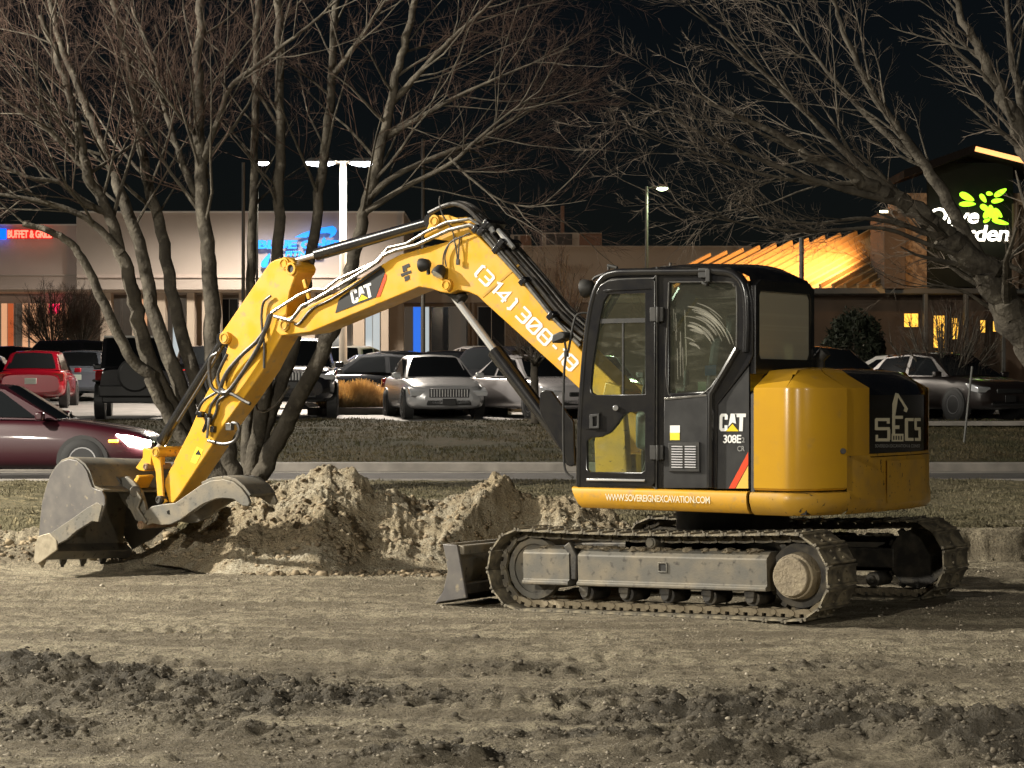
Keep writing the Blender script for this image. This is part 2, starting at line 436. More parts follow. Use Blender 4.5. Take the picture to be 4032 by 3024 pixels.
# ------------------------------------------------------------------ setting: ground materials
def soil_material(name, c_dry, c_brown, c_dark, bump=1.0):
    m = bpy.data.materials.new(name); m.use_nodes = True
    nt = m.node_tree; N = nt.nodes; L = nt.links; b = N['Principled BSDF']
    b.inputs['Roughness'].default_value = 0.92; b.inputs['Specular IOR Level'].default_value = 0.25
    tc = N.new('ShaderNodeTexCoord')
    def noise(scale, det, lo, hi, vec=None, rough=0.6):
        t = N.new('ShaderNodeTexNoise'); t.inputs['Scale'].default_value = scale; t.inputs['Detail'].default_value = det; t.inputs['Roughness'].default_value = rough
        L.new(vec or tc.outputs['Object'], t.inputs['Vector'])
        r = N.new('ShaderNodeMapRange'); r.inputs['From Min'].default_value = lo; r.inputs['From Max'].default_value = hi
        L.new(t.outputs['Fac'], r.inputs['Value']); return r.outputs[0]
    def mix(fac, a, c):
        x = N.new('ShaderNodeMix'); x.data_type = 'RGBA'; L.new(fac, x.inputs[0])
        for sock, v in ((x.inputs[6], a), (x.inputs[7], c)):
            if isinstance(v, tuple): sock.default_value = (*v, 1)
            else: L.new(v, sock)
        return x.outputs[2]
    mp = N.new('ShaderNodeMapping'); mp.inputs['Scale'].default_value = (0.35, 1.3, 1); L.new(tc.outputs['Object'], mp.inputs[0])
    base = mix(noise(1.6, 8, 0.42, 0.58, mp.outputs[0]), c_dry, c_brown)
    base = mix(noise(7, 6, 0.44, 0.66), base, tuple(x * .8 for x in c_brown))
    at = N.new('ShaderNodeAttribute'); at.attribute_name = 'loose'
    base = mix(at.outputs['Fac'], base, c_dark)
    base = mix(noise(60, 5, 0.47, 0.68), base, tuple(x * 0.45 for x in c_brown))
    vo = N.new('ShaderNodeTexVoronoi'); vo.inputs['Scale'].default_value = 38; L.new(tc.outputs['Object'], vo.inputs['Vector'])
    mr = N.new('ShaderNodeMapRange'); mr.inputs['From Min'].default_value = 0.20; mr.inputs['From Max'].default_value = 0.12
    L.new(vo.outputs['Distance'], mr.inputs['Value'])
    mu = N.new('ShaderNodeMath'); mu.operation = 'MULTIPLY'; L.new(mr.outputs[0], mu.inputs[0]); L.new(noise(5, 3, 0.5, 0.62), mu.inputs[1])
    base = mix(mu.outputs[0], base, (0.46, 0.42, 0.34))
    L.new(base, b.inputs['Base Color'])
    t = N.new('ShaderNodeTexNoise'); t.inputs['Scale'].default_value = 34; t.inputs['Detail'].default_value = 9; t.inputs['Roughness'].default_value = 0.7
    L.new(tc.outputs['Object'], t.inputs['Vector'])
    bp = N.new('ShaderNodeBump'); bp.inputs['Strength'].default_value = bump; bp.inputs['Distance'].default_value = 0.07
    L.new(t.outputs['Fac'], bp.inputs['Height']); L.new(bp.outputs[0], b.inputs['Normal'])
    MATS[name] = m
soil_material('soil', (0.47, 0.41, 0.29), (0.24, 0.203, 0.142), (0.12, 0.106, 0.083))
soil_material('pile_soil', (0.52, 0.465, 0.35), (0.44, 0.36, 0.235), (0.12, 0.10, 0.072))
mat('turf', (0.034, 0.031, 0.014), 0.95, 0, col2=(0.064, 0.050, 0.027), nscale=0.9, ncon=(0.38, 0.62), bump=(30, 1.0, 0.05), col3=(0.03, 0.034, 0.012), n3scale=9, con3=(0.5, 0.7), spec=0.1)
mat('dry_turf', (0.125, 0.11, 0.07), 0.95, 0, col2=(0.07, 0.064, 0.036), nscale=1.5, ncon=(0.38, 0.62), bump=(35, 1.0, 0.05), col3=(0.26, 0.22, 0.13), n3scale=12, con3=(0.5, 0.7), spec=0.1)
mat('grass_blade_green', (0.038, 0.034, 0.015), 0.8, 0, col2=(0.070, 0.055, 0.028), nscale=0.9, ncon=(0.38, 0.62), spec=0.2)
mat('grass_blade_dry', (0.15, 0.13, 0.082), 0.8, 0, col2=(0.08, 0.072, 0.04), nscale=1.5, ncon=(0.38, 0.62), spec=0.2)
mat('asphalt', (0.042, 0.038, 0.036), 0.9, 0, col2=(0.062, 0.056, 0.052), nscale=1.2, bump=(90, 0.4, 0.01), col3=(0.04, 0.036, 0.034), n3scale=4)
mat('lot_asphalt', (0.16, 0.155, 0.15), 0.8, 0, col2=(0.21, 0.20, 0.19), nscale=0.8, bump=(60, 0.3, 0.01), col3=(0.11, 0.105, 0.10), n3scale=3)
mat('concrete', (0.22, 0.20, 0.175), 0.85, 0, col2=(0.15, 0.138, 0.122), nscale=3, bump=(50, 0.3, 0.006))
mat('marking_white', (0.60, 0.60, 0.57), 0.8, 0, col2=(0.4, 0.4, 0.38), nscale=4)
mat('stone', (0.36, 0.32, 0.25), 0.85, 0, col2=(0.22, 0.19, 0.14), nscale=3, bump=(40, 0.5, 0.01))
mat('clod', (0.30, 0.24, 0.155), 0.95, 0, col2=(0.19, 0.15, 0.10), nscale=2.5, ncon=(0.4, 0.6), bump=(40, 0.9, 0.015), spec=0.2)
mat('clod_dark', (0.145, 0.125, 0.095), 0.95, 0, col2=(0.10, 0.088, 0.068), nscale=2.5, bump=(40, 0.9, 0.015), spec=0.2)

LOTZ = lambda Y: 1.07 + 0.02 * (Y - 50.0)
def PZ(Y):
    """long profile of the land away from the camera"""
    P = [(-50, 0), (23.3, 0), (24.0, .38), (30.4, .50), (37.4, .52), (48.4, 1.08), (50, 1.07), (120, 2.47), (1500, 3.0)]
    return float(np.interp(Y, [p[0] for p in P], [p[1] for p in P]))

def sheet(name, x0, x1, ys, zf, material, nx=2, dz=0.0, kind='structure'):
    xs = np.linspace(x0, x1, nx); rows = [[(x, y, zf(y) + dz) for x in xs] for y in ys]
    m = MB(); m.grid(rows); o = obj(name, m, material, smooth=0); tag(o, kind=kind); return o
sheet('ground', -500, 500, [-40, 0, 23.2, 24.0, 30, 37.4, 48.4, 50, 120, 1500], lambda y: PZ(y) - 0.16, 'dry_turf')
sheet('road', -120, 120, [30.55, 33, 37.0], lambda y: 0.38, 'asphalt')
sheet('parking_lot', -90, 90, [48.45, 50, 70, 90, 119], LOTZ, 'lot_asphalt')
m = MB(); m.box((0, 30.475, 0.34), (240, 0.15, 0.36)); tag(obj('kerb_near', m, 'concrete', bevel=0.02), kind='structure')
m = MB(); m.box((0, 37.2, 0.36), (240, 0.40, 0.34)); tag(obj('kerb_far', m, 'concrete', bevel=0.02), kind='structure')
m = MB(); m.box((0, 36.7, 0.375), (240, 0.60, 0.03)); tag(obj('gutter', m, 'concrete'), kind='structure')
m = MB(); m.box((0, 32.6, 0.383), (240, 0.16, 0.004)); tag(obj('road_marking', m, 'marking_white'), kind='structure')

# berm between road and lot, and the verge on this side of the road
def hgrid(name, x0, x1, y0, y1, nx, ny, hf, material):
    X, Y = np.meshgrid(np.linspace(x0, x1, nx), np.linspace(y0, y1, ny)); Z = hf(X, Y)
    V = np.stack([X.ravel(), Y.ravel(), Z.ravel()], 1)
    i = np.arange(nx * ny).reshape(ny, nx)
    T = np.stack([i[:-1, :-1].ravel(), i[:-1, 1:].ravel(), i[1:, 1:].ravel(), i[1:, :-1].ravel()], 1)
    return np_mesh(name, V, T, material), V
def bermh(X, Y):
    return np.interp(Y, [37.3, 37.6, 41, 45, 48.3, 48.7], [.47, .54, .70, .93, 1.10, 1.02]) + 0.05 * fbm(X * .5, Y * .5, 3, 5) + 0.02 * fbm(X * 3, Y * 3, 2, 6)
me, _ = hgrid('grass_berm', -30, 30, 37.32, 48.7, 240, 60, bermh, 'turf'); tag(link('grass_berm', me), kind='structure')
def bankline(X): return 23.75 + 0.15 * np.sin(X * .7 + 1) - 1.0 * np.clip((X - 1.6) / .8, 0, 1)
def vergeh(X, Y):
    z = np.interp(Y, [22, 24, 30.3, 30.45], [.36, .39, .50, .48]) + 0.035 * fbm(X * .8, Y * .8, 3, 9) + 0.02 * fbm(X * 4, Y * 4, 2, 8)
    return np.where(Y < bankline(X), -0.3, z)
me, _ = hgrid('grass_verge', -18, 18, 22.2, 30.42, 420, 110, vergeh, 'dry_turf'); tag(link('grass_verge', me), kind='structure')

def blades(name, x0, x1, y0, y1, n, hf, h, material, seed, dens=None, rad=0.006, cond=None):
    rng = np.random.default_rng(seed)
    x = rng.uniform(x0, x1, n); y = rng.uniform(y0, y1, n)
    keep = fbm(x * 1.3, y * 1.3, 3, seed) > -0.35
    if cond is not None: keep &= cond(x, y)
    x, y = x[keep], y[keep]; n = len(x); z = hf(x, y)
    hh = h * rng.uniform(.5, 1.3, n); a = rng.uniform(0, 6.28, n); lean = rng.uniform(.1, .9, n) * hh; la = rng.uniform(0, 6.28, n)
    B = np.stack([x, y, z - .01], 1); d = np.stack([np.cos(a), np.sin(a), 0 * a], 1) * rad * rng.uniform(.7, 1.5, n)[:, None]
    T = B + np.stack([np.cos(la) * lean, np.sin(la) * lean, hh], 1)
    V = np.stack([B - d, B + d, T], 1).reshape(-1, 3)
    return tag(link(name, np_mesh(name, V, np.arange(3 * n).reshape(-1, 3), material, smooth=False)), kind='stuff')
tag(blades('berm_grass', -13, 13, 37.5, 48.5, 60000, bermh, 0.05, 'grass_blade_green', 3, rad=.012), 'short dark green and brown winter grass on the slope above the road', 'grass')
tag(blades('verge_grass', -9, 11, 22.3, 30.3, 60000, vergeh, 0.04, 'grass_blade_dry', 4, rad=.008, cond=lambda x, y: y > bankline(x) + .02), 'pale dry winter grass beside the dug-out site', 'grass')

# ------------------------------------------------------------------ dug-out site: bare soil
MOUNDS = [(250, 2660, .75, .22, .10), (500, 2690, .35, .18, .07), (60, 2650, .30, .25, .10), (900, 2700, .45, .15, .05), (1380, 2740, .5, .2, .05), (2760, 2800, .42, .16, .09), (3010, 2845, .35, .14, .10),
          (3560, 2870, .42, .20, .13), (3860, 2910, .5, .22, .14), (4100, 2930, .5, .22, .12), (2860, 2960, .35, .14, .07), (1720, 2990, .38, .12, .09), (760, 2870, .30, .12, .05),
          (190, 2830, .16, .08, .06), (1150, 2890, .5, .15, .04), (2250, 2900, .4, .12, .05), (2080, 2620, .4, .12, .03), (3350, 2620, .6, .12, .03), (1830, 2530, .3, .08, .02)]
def moundpos(px, py):
    Y = F * CH / (py - HY); return XG(px, Y), Y
MP = [(*moundpos(a, b), c, d, e) for a, b, c, d, e in MOUNDS]
def loosef(X, Y):
    s = np.zeros_like(X)
    for x, y, rx, ry, h in MP: s = np.maximum(s, np.exp(-(((X - x) / (rx * 1.25)) ** 2 + ((Y - y) / (ry * 1.35)) ** 2)) * min(1.0, h / 0.07))
    s = s + .95 * np.clip((14.8 - Y) / 3.2, 0, 1) * np.clip(fbm(X * .7, Y * 1.5, 4, 77) * 1.6 + .42, 0, 1)
    return np.clip(s * (1.0 + .7 * fbm(X * 5, Y * 5, 3, 21)), 0, 1)
def siteh(X, Y):
    lo = loosef(X, Y)
    z = 0.035 * fbm(X * .35, Y * 1.1, 3, 11) + 0.022 * fbm(X * .8, Y * 3.2, 3, 12)
    for x, y, rx, ry, h in MP: z = z + h * np.exp(-(((X - x) / rx) ** 2 + ((Y - y) / ry) ** 2))
    z = z + (0.016 + 0.050 * lo) * fbm(X * 6, Y * 7, 3, 13, .6, True) + (0.009 + 0.020 * lo) * fbm(X * 21, Y * 24, 2, 14, .6) + .012 * np.clip(fbm(X * .5, Y * 7, 2, 15), -.2, 1) + .010 * fbm(X * 2.2, Y * 3, 2, 16)
    # level pad where the tracks stand
    z = z * np.clip(np.hypot((X - 1.78) / 2.6, (Y - 18.0) / 2.4) - .35, .15, 1)
    xl = (X - MX0) * -mc + (Y - MY0) * ms; yl_ = (X - MX0) * -ms + (Y - MY0) * -mc
    z = z - .024 * np.clip(xl, -2.2, 2.2) * np.clip(1.6 - np.hypot(xl / 2.4, yl_ / 2.0), 0, 1)
    # worn tread prints
    tp = np.exp(-((Y - 14.35 - .05 * X) / .2) ** 2) + np.exp(-((Y - 16.1 - .04 * X) / .2) ** 2) + np.exp(-((Y - 12.3 + .06 * X) / .18) ** 2)
    z = z + tp * (np.clip(fbm(X * .8, Y * .8, 2, 91) + .25, 0, 1) * .022 * np.tanh(3 * np.sin(X * 39)) - .02)
    z = z - np.exp(-(((X + 4.2) / 1.3) ** 2 + ((Y - 22.0) / 1.0) ** 2)) * (z * .9 + .13)
    # ragged cut bank at the back
    bl = bankline(X) + 0.10 * fbm(X * 3, Y * 0 + 3, 3, 31)
    k = np.clip((Y - bl + .28 - np.where(X > 2.2, .12, 0)) / np.where(X > 2.2, .16, .5), 0, 1)
    z = z + 0.34 * k + 0.06 * k * (1 - k) * 4 * fbm(X * 5, Y * 5, 3, 32, .6, True)
    # loose ridge at the foot of the bank on the left
    z = z + np.where(X < -3.2, 1, np.clip((-2.4 - X) / .8, 0, 1)) * .16 * np.exp(-((Y - 23.2) / .5) ** 2) * (1 + .9 * fbm(X * 3, Y * 3, 3, 33, .6, True))
    return z
nx, ny = 600, 560
gx = np.linspace(-9.0, 9.0, nx)
gy = 8.6 + (24.1 - 8.6) * np.linspace(0, 1, ny) ** 1.15
X, Y = np.meshgrid(gx, gy); Z = siteh(X, Y)
V = np.stack([X.ravel(), Y.ravel(), Z.ravel()], 1); ii = np.arange(nx * ny).reshape(ny, nx)
T = np.stack([ii[:-1, :-1].ravel(), ii[:-1, 1:].ravel(), ii[1:, 1:].ravel(), ii[1:, :-1].ravel()], 1)
me = np_mesh('dirt_ground', V, T, 'soil')
at = me.attributes.new('loose', 'FLOAT', 'POINT'); at.data.foreach_set('value', loosef(X, Y).ravel().astype(np.float32))
tag(link('dirt_ground', me), kind='structure')

# spoil heap: one thing
def pileh(X, Y):
    px = CX + F * X / 22.8
    top = np.interp(px, [380, 560, 800, 1000, 1150, 1290, 1400, 1480, 1560, 1650, 1750, 1850, 1950, 2000, 2060, 2150, 2280, 2450, 2700, 2950, 3200], [0, .10, .46, .80, .90, 1.04, .93, .74, .72, .64, .68, .78, .84, .80, .70, .78, .72, .52, .40, .30, -.1])
    Yr = 22.85 + .15 * np.sin(px * .004)
    d = Yr - Y + .22 * fbm(X * 1.4, Y * 1.4, 2, 46)
    z = np.where(d > 0, top - (.50 + .06 * np.sin(px * .006)) * np.maximum(d, 0) ** 1.04, top - .8 * np.maximum(-d, 0) ** 1.1)
    # spur running down towards the camera, steep on its right
    cr = np.interp(Y, [20.8, 21.5, 22.2, 22.9], [XG(1420, 20.9), XG(1590, 21.5), XG(1770, 22.2), XG(1960, 22.9)]) + .05 * fbm(Y * 3, Y * 0 + 1, 2, 47)
    rt = np.clip((X - cr) / .40, 0, 1); rt = rt * rt * (3 - 2 * rt)
    z = z - rt * np.clip(z + .05, 0, .62) * np.clip(1.1 - (X - cr) / 1.0, .15, 1) * np.clip((23.1 - Y) / .7, .25, 1)
    z = z + .05 * np.exp(-((X - cr) / .25) ** 2) * np.clip(z * 3, 0, 1)
    z = np.maximum(z, -.06)
    w = np.clip(z / .25, 0, 1)
    z = z + w * (0.09 * fbm(X * 2.2, Y * 2.2, 3, 41, .55) + 0.055 * fbm(X * 6, Y * 6, 3, 42, .6, True) + 0.032 * fbm(X * 15, Y * 15, 3, 43, .65, True) + .012 * fbm(X * 38, Y * 38, 2, 44))
    return z - .035
nx, ny = 460, 200
X, Y = np.meshgrid(np.linspace(-4.2, 3.2, nx), np.linspace(20.7, 24.6, ny)); Z = pileh(X, Y) + .01
V = np.stack([X.ravel(), Y.ravel(), Z.ravel()], 1); ii = np.arange(nx * ny).reshape(ny, nx)
T = np.stack([ii[:-1, :-1].ravel(), ii[:-1, 1:].ravel(), ii[1:, 1:].ravel(), ii[1:, :-1].ravel()], 1)
keep = (Z.ravel()[T] > -0.02).any(1)
me = np_mesh('dirt_pile', V, T[keep], 'pile_soil')
at = me.attributes.new('loose', 'FLOAT', 'POINT'); at.data.foreach_set('value', np.clip(.5 * fbm(X * 1.1, Y * 1.1, 3, 51).ravel() - .05, 0, 1).astype(np.float32))
tag(link('dirt_pile', me), 'long heap of crumbly tan excavated soil behind the bucket and blade', 'dirt pile')

# clods and pebbles
def icosa():
    t = (1 + 5 ** .5) / 2
    v = np.array([(-1, t, 0), (1, t, 0), (-1, -t, 0), (1, -t, 0), (0, -1, t), (0, 1, t), (0, -1, -t), (0, 1, -t), (t, 0, -1), (t, 0, 1), (-t, 0, -1), (-t, 0, 1)], float)
    f = np.array([(0, 11, 5), (0, 5, 1), (0, 1, 7), (0, 7, 10), (0, 10, 11), (1, 5, 9), (5, 11, 4), (11, 10, 2), (10, 7, 6), (7, 1, 8), (3, 9, 4), (3, 4, 2), (3, 2, 6), (3, 6, 8), (3, 8, 9), (4, 9, 5), (2, 4, 11), (6, 2, 10), (8, 6, 7), (9, 8, 1)])
    return v / np.linalg.norm(v[0]), f
IV, IF = icosa()
def scatter(name, x, y, z, s, material, seed, jit=.45, smooth=False, flat=.62):
    rng = np.random.default_rng(seed); n = len(x)
    v = IV[None] * (1 + rng.uniform(-jit, jit, (n, 12, 1)))
    sc = s[:, None, None] * rng.uniform(.65, 1.25, (n, 1, 3)) * np.array([1, 1, flat])
    a = rng.uniform(0, 6.28, n); ca, sa = np.cos(a)[:, None], np.sin(a)[:, None]
    v = v * sc; vx = v[..., 0] * ca - v[..., 1] * sa; vy = v[..., 0] * sa + v[..., 1] * ca
    V = np.stack([vx + x[:, None], vy + y[:, None], v[..., 2] + (z + s * .25)[:, None]], 2).reshape(-1, 3)
    T = (IF[None] + (np.arange(n) * 12)[:, None, None]).reshape(-1, 3)
    return tag(link(name, np_mesh(name, V, T, material, smooth)), kind='stuff')
rng = np.random.default_rng(7)
n = 26000; y = 9.6 + 13 * rng.uniform(0, 1, n) ** 1.2; x = rng.uniform(-1, 1, n) * (y * .26 + .6); k = fbm(x * .9, y * 1.6, 3, 61) > -.12; x, y = x[k], y[k]
tag(scatter('gravel', x, y, siteh(x, y), .0028 + .0050 * rng.pareto(3.2, len(x)).clip(0, 2.4), 'stone', 8), 'small pale stones scattered over the bare ground', 'gravel')
n = 42000; y = 9.6 + 9 * rng.uniform(0, 1, n) ** 1.2; x = rng.uniform(-1, 1, n) * (y * .26 + .6); k = loosef(x, y) > rng.uniform(.12, .8, n); x, y = x[k], y[k]
tag(scatter('soil_crumbs', x, y, siteh(x, y), .005 + .009 * rng.pareto(3, len(x)).clip(0, 2.2), 'clod_dark', 9), 'dark damp soil crumbs on the churned foreground', 'soil')
n = 16000; x = rng.uniform(-4.1, 3.0, n); y = rng.uniform(20.9, 23.8, n); z = pileh(x, y); k = (z > .03) & (rng.uniform(0, 1, n) < .85); x, y, z = x[k], y[k], z[k]
tag(scatter('pile_crumbs', x, y, z, .007 + .012 * rng.pareto(3, len(x)).clip(0, 2.8), 'clod', 10), 'crumbling tan clods over the spoil heap', 'soil')
n = 1400; x = rng.uniform(-6.5, -2.6, n); y = rng.normal(23.2, .4, n); k = (y > 22.7) & (y < 24.0); x, y = x[k], y[k]
tag(scatter('bank_rubble', x, y, siteh(x, y), .010 + .02 * rng.pareto(3, len(x)).clip(0, 2.5), 'clod', 12), 'broken soil clods along the bank behind the bucket', 'soil')
n = 900; x = rng.uniform(-2.6, .8, n); y = rng.normal(21.1, .2, n)
tag(scatter('heap_foot_rubble', x, y, siteh(x, y), .008 + .018 * rng.pareto(3, len(x)).clip(0, 2.5), 'clod', 13), 'loose clods rolled to the foot of the heap', 'soil')

# ------------------------------------------------------------------ the excavator (built in its own frame: x forward, y its left side, z up)
EX = empty('excavator', (MX0, MY0, 0), math.pi - MYAW)
tag(EX, 'yellow and black compact tracked excavator parked on the bare dirt', 'excavator')
def P3(px, py, yl):
    x, z = ML(px, py, yl); return Vector((x, yl, z))
def pl(pts, yl, k=0):
    q = [P3(a, b, yl) if len((a, b, *c)) == 2 else P3(a, b, c[0]) for a, b, *c in pts]
    return catmull(q, k) if k else q

# ---- undercarriage
UW = 1.26
TW, TR, TX = 0.47, 0.318, 1.20        # shoe width, running radius, half wheelbase
def track_path(d):
    """position and tangent angle on the running line at distance d"""
    straight = 2 * TX; arc = math.pi * TR; L = 2 * straight + 2 * arc
    d %= L
    zc = TR + .01
    if d < straight: return (TX - d, zc + TR, math.pi)                       # top run, going back
    d -= straight
    if d < arc:
        a = d / TR; return (-TX - math.sin(a) * TR, zc + math.cos(a) * TR, math.pi + a)
    d -= arc
    if d < straight: return (-TX + d, zc - TR, 0.0)
    d -= straight
    a = d / TR; return (TX + math.sin(a) * TR, zc - math.cos(a) * TR, a)
LT = 4 * TX + 2 * math.pi * TR
NS = 43; PITCH = LT / NS
shoe = MB()      # local: x along travel, y across, z outward
shoe.box((0, 0, 0), (PITCH * .96, TW, .014))
for gx_ in (-.066, .066): shoe.prism([(gx_ - .012, .006), (gx_ + .012, .006), (gx_ + .007, .019), (gx_ - .007, .019)], -TW / 2, TW / 2)
for sx in (-.03, .03):
    for sy in (-.07, .07): shoe.cyl((sx, sy, .006), (sx, sy, .022), .010, 6)
shoe_me = shoe.mesh('track_shoe'); fixn(shoe_me); shoe_me.materials.append(MATS['shoe_steel'])
lk = MB()
for sy in (-.065, .065):
    lk.prism([(-.075, -.062), (-.02, -.070), (.02, -.070), (.085, -.062), (.085, -.030), (.05, -.012), (.025, -.010), (.025, -.034), (-.012, -.034), (-.012, -.010), (-.06, -.010), (-.075, -.03)], sy - .013, sy + .013)
lk.cyl((.08, -.09, -.045), (.08, .09, -.045), .021, 10)
link_me = lk.mesh('track_link'); fixn(link_me); link_me.materials.append(MATS['shoe_steel'])
link_me2 = link_me.copy(); link_me2.materials.clear(); link_me2.materials.append(MATS['dry_mud'])
def make_track(yc, side):
    t = obj('track', MB().box((0, yc, TR + .01), (2.0, .12, .16)), 'dark_steel', EX, .01)
    for i in range(NS):
        x, z, a = track_path((i + .3) * PITCH)
        sag = -.022 * max(0, math.sin(math.pi * (x + TX) / (2 * TX))) if z > TR * 1.9 and abs(x) < TX else 0
        M = Matrix.Translation((x, yc, z + sag)) @ Matrix.Rotation(math.pi - a if False else 0, 4, 'Y')
        # outward normal: top run points up
        nx_, nz_ = math.sin(a) * 1.0, -math.cos(a)
        tx_, tz_ = math.cos(a), math.sin(a)
        rot = Matrix(((tx_, 0, nx_), (0, 1, 0), (tz_, 0, nz_))).to_4x4()
        for nm, me_ in (('track_shoe', shoe_me), ('track_link', link_me2 if z < .1 else link_me)):
            o = bpy.data.objects.new(nm, me_); COL.objects.link(o); o.parent = t
            o.matrix_local = Matrix.Translation((x, yc, z + sag)) @ rot
    # side beam
    y0 = yc + side * .10; yo = yc + side * .185
    zt, zb = .505, .245
    prof = [(zb - .03, .0), (zb - .03, .215), (zb, .215), (zb + .008, .19), (zt - .05, .19), (zt, .12), (zt, 0)]
    rows = []
    for x in (-1.0, .68):
        rows.append([(x, yc + side * p[1], p[0]) for p in prof])
    bm_ = MB(); bm_.grid(rows)
    for r in rows: bm_.add(r, [tuple(range(len(r)))])
    beam = obj('track_frame', bm_, 'muddy_steel', EX, .008)
    bm_ = MB(); rows = [[(x, yc + side * p[1] * 1.03, p[0] + (.012 if p[0] > .3 else 0)) for p in prof] for x in (.76, 1.20)]
    bm_.grid(rows)
    for r in rows: bm_.add(r, [tuple(range(len(r)))])
    obj('idler_yoke', bm_, 'muddy_steel', beam, .008)
    # slot in the beam with a rim, and a step
    sl = MB(); sl.add([(-.10 + a_, yc + side * .1925, .375 + b_) for a_, b_ in ((-.032, -.028), (.032, -.028), (.032, .028), (-.032, .028))], [(0, 1, 2, 3)])
    obj('slot', sl, 'black_matte', beam)
    sr = MB()
    for a_, b_, c_, d_ in ((0, .034, .082, .012), (0, -.034, .082, .012), (-.037, 0, .012, .058), (.037, 0, .012, .058)): sr.box((-.10 + a_, yc + side * .193, .375 + b_), (c_, .012, d_))
    obj('slot_rim', sr, 'muddy_steel', beam, .003)
    mu = MB()      # dried mud on the ledge
    rr = random.Random(5 + side)
    for q in range(70):
        xx = rr.uniform(-.9, 1.05); s_ = rr.uniform(.012, .035)
        mu.add([(xx + IV[k][0] * s_ * 1.5, yc + side * rr.uniform(.06, .15) + IV[k][1] * s_, zt + .004 + IV[k][2] * s_ * .7) for k in range(12)], [tuple(f) for f in IF])
    tag(obj('mud_crust', mu, 'dry_mud', beam), kind='stuff')
    for xr in (-.84, -.47, -.10, .27, .64):      # bottom rollers
        w = MB(); w.cyl((xr, yc - .13, .155), (xr, yc + .13, .155), .062, 16); w.cyl((xr, yc - .16, .155), (xr, yc + .175, .155), .036, 12)
        w.box((xr, yc + side * .16, .195), (.085, .04, .06)); obj('track_roller', w, 'dark_steel', EX, .004)
    w = MB(); w.cyl((.02, yc - .1, .562), (.02, yc + side * .17, .562), .045, 18); w.cyl((.02, yc + side * .17, .562), (.02, yc + side * .185, .562), .034, 14)
    obj('carrier_roller', w, 'muddy_steel', EX, .004)
    w = MB(); w.cyl((-TX, yc - .05, TR + .01), (-TX, yc + .05, TR + .01), TR - .075, 30)
    for q in range(13):
        a = q * 2 * math.pi / 13; w.box((-TX + math.cos(a) * (TR - .06), yc, TR + .01 + math.sin(a) * (TR - .06)), (.05, .05, .05), Matrix.Rotation(-a, 3, 'Y'))
    sp = obj('sprocket', w, 'dark_steel', EX, .004)
    w = MB(); w.cyl((-TX, yc, TR + .01), (-TX, yc + side * .16, TR + .01), .185, 30, .165); w.cyl((-TX, yc + side * .16, TR + .01), (-TX, yc + side * .205, TR + .01), .150, 30, .143)
    obj('final_drive', w, 'dry_mud', sp, .006)
    w = MB(); w.ring((TX, yc - .04, TR + .01), (TX, yc + .04, TR + .01), TR - .07, TR - .12, 30); w.cyl((TX, yc - .02, TR + .01), (TX, yc + .02, TR + .01), TR - .1, 28); w.cyl((TX, yc - .12, TR + .01), (TX, yc + .12, TR + .01), .07, 16)
    obj('idler_wheel', w, 'muddy_steel', EX, .004)
    # lug where the blade arm passes
    w = MB(); w.prism([(.69, .45), (.76, .56), (.82, .52), (.76, .45), (.75, .26), (.70, .26)], yc + side * .13, yc + side * .19)
    obj('guard_lug', w, 'dark_steel', EX, .01)
_b = set(EX.children)
make_track(UW - TW / 2, 1)
make_track(-UW + TW / 2, -1)
for o in set(EX.children) - _b: o.rotation_euler = (0, .024, 0)     # the ground dips slightly towards the front
w = MB(); w.box((0, 0, .46), (1.1, 1.5, .22)); w.prism([(-.65, .36), (.65, .36), (.5, .58), (-.5, .58)], -.62, .62)
obj('car_body', w, 'dark_steel', EX, .02)
w = MB(); w.cyl((-.02, 0, .57), (-.02, 0, .82), .46, 40); obj('swing_bearing', w, 'black_matte', EX, .01)

# ---- dozer blade
bp_ = MLp([(1745, 2142), (1800, 2146), (1838, 2355), (1735, 2370), (1712, 2378), (1746, 2328), (1764, 2250), (1756, 2195)], UW)
blade = obj('dozer_blade', MB().prism([(p[0] + .012, p[1]) for p in bp_[3:] + bp_[:1]] + [(p[0] - .022, p[1]) for p in [bp_[0], bp_[7], bp_[6], bp_[5], bp_[4]]], -UW + .01, UW - .01), 'muddy_steel', EX, .004)
for s in (1, -1): obj('end_plate', MB().prism(bp_, s * (UW - .025), s * (UW + .005)), 'bucket_steel', blade, .006)
bx0 = bp_[1][0]
obj('top_rail', MB().box((bx0 - .015, 0, bp_[0][1] - .045), (.07, 2 * UW - .05, .075)), 'muddy_steel', blade, .01)
obj('lower_rail', MB().box((bx0 - .02, 0, .12), (.09, 2 * UW - .06, .09)), 'dark_steel', blade, .01)
for s in (.42, -.42):
    w = MB(); w.prism([(bx0, .12), (bx0, .40), (.55, .46), (.5, .34)], s - .06, s + .06); obj('push_arm', w, 'dark_steel', EX, .01)

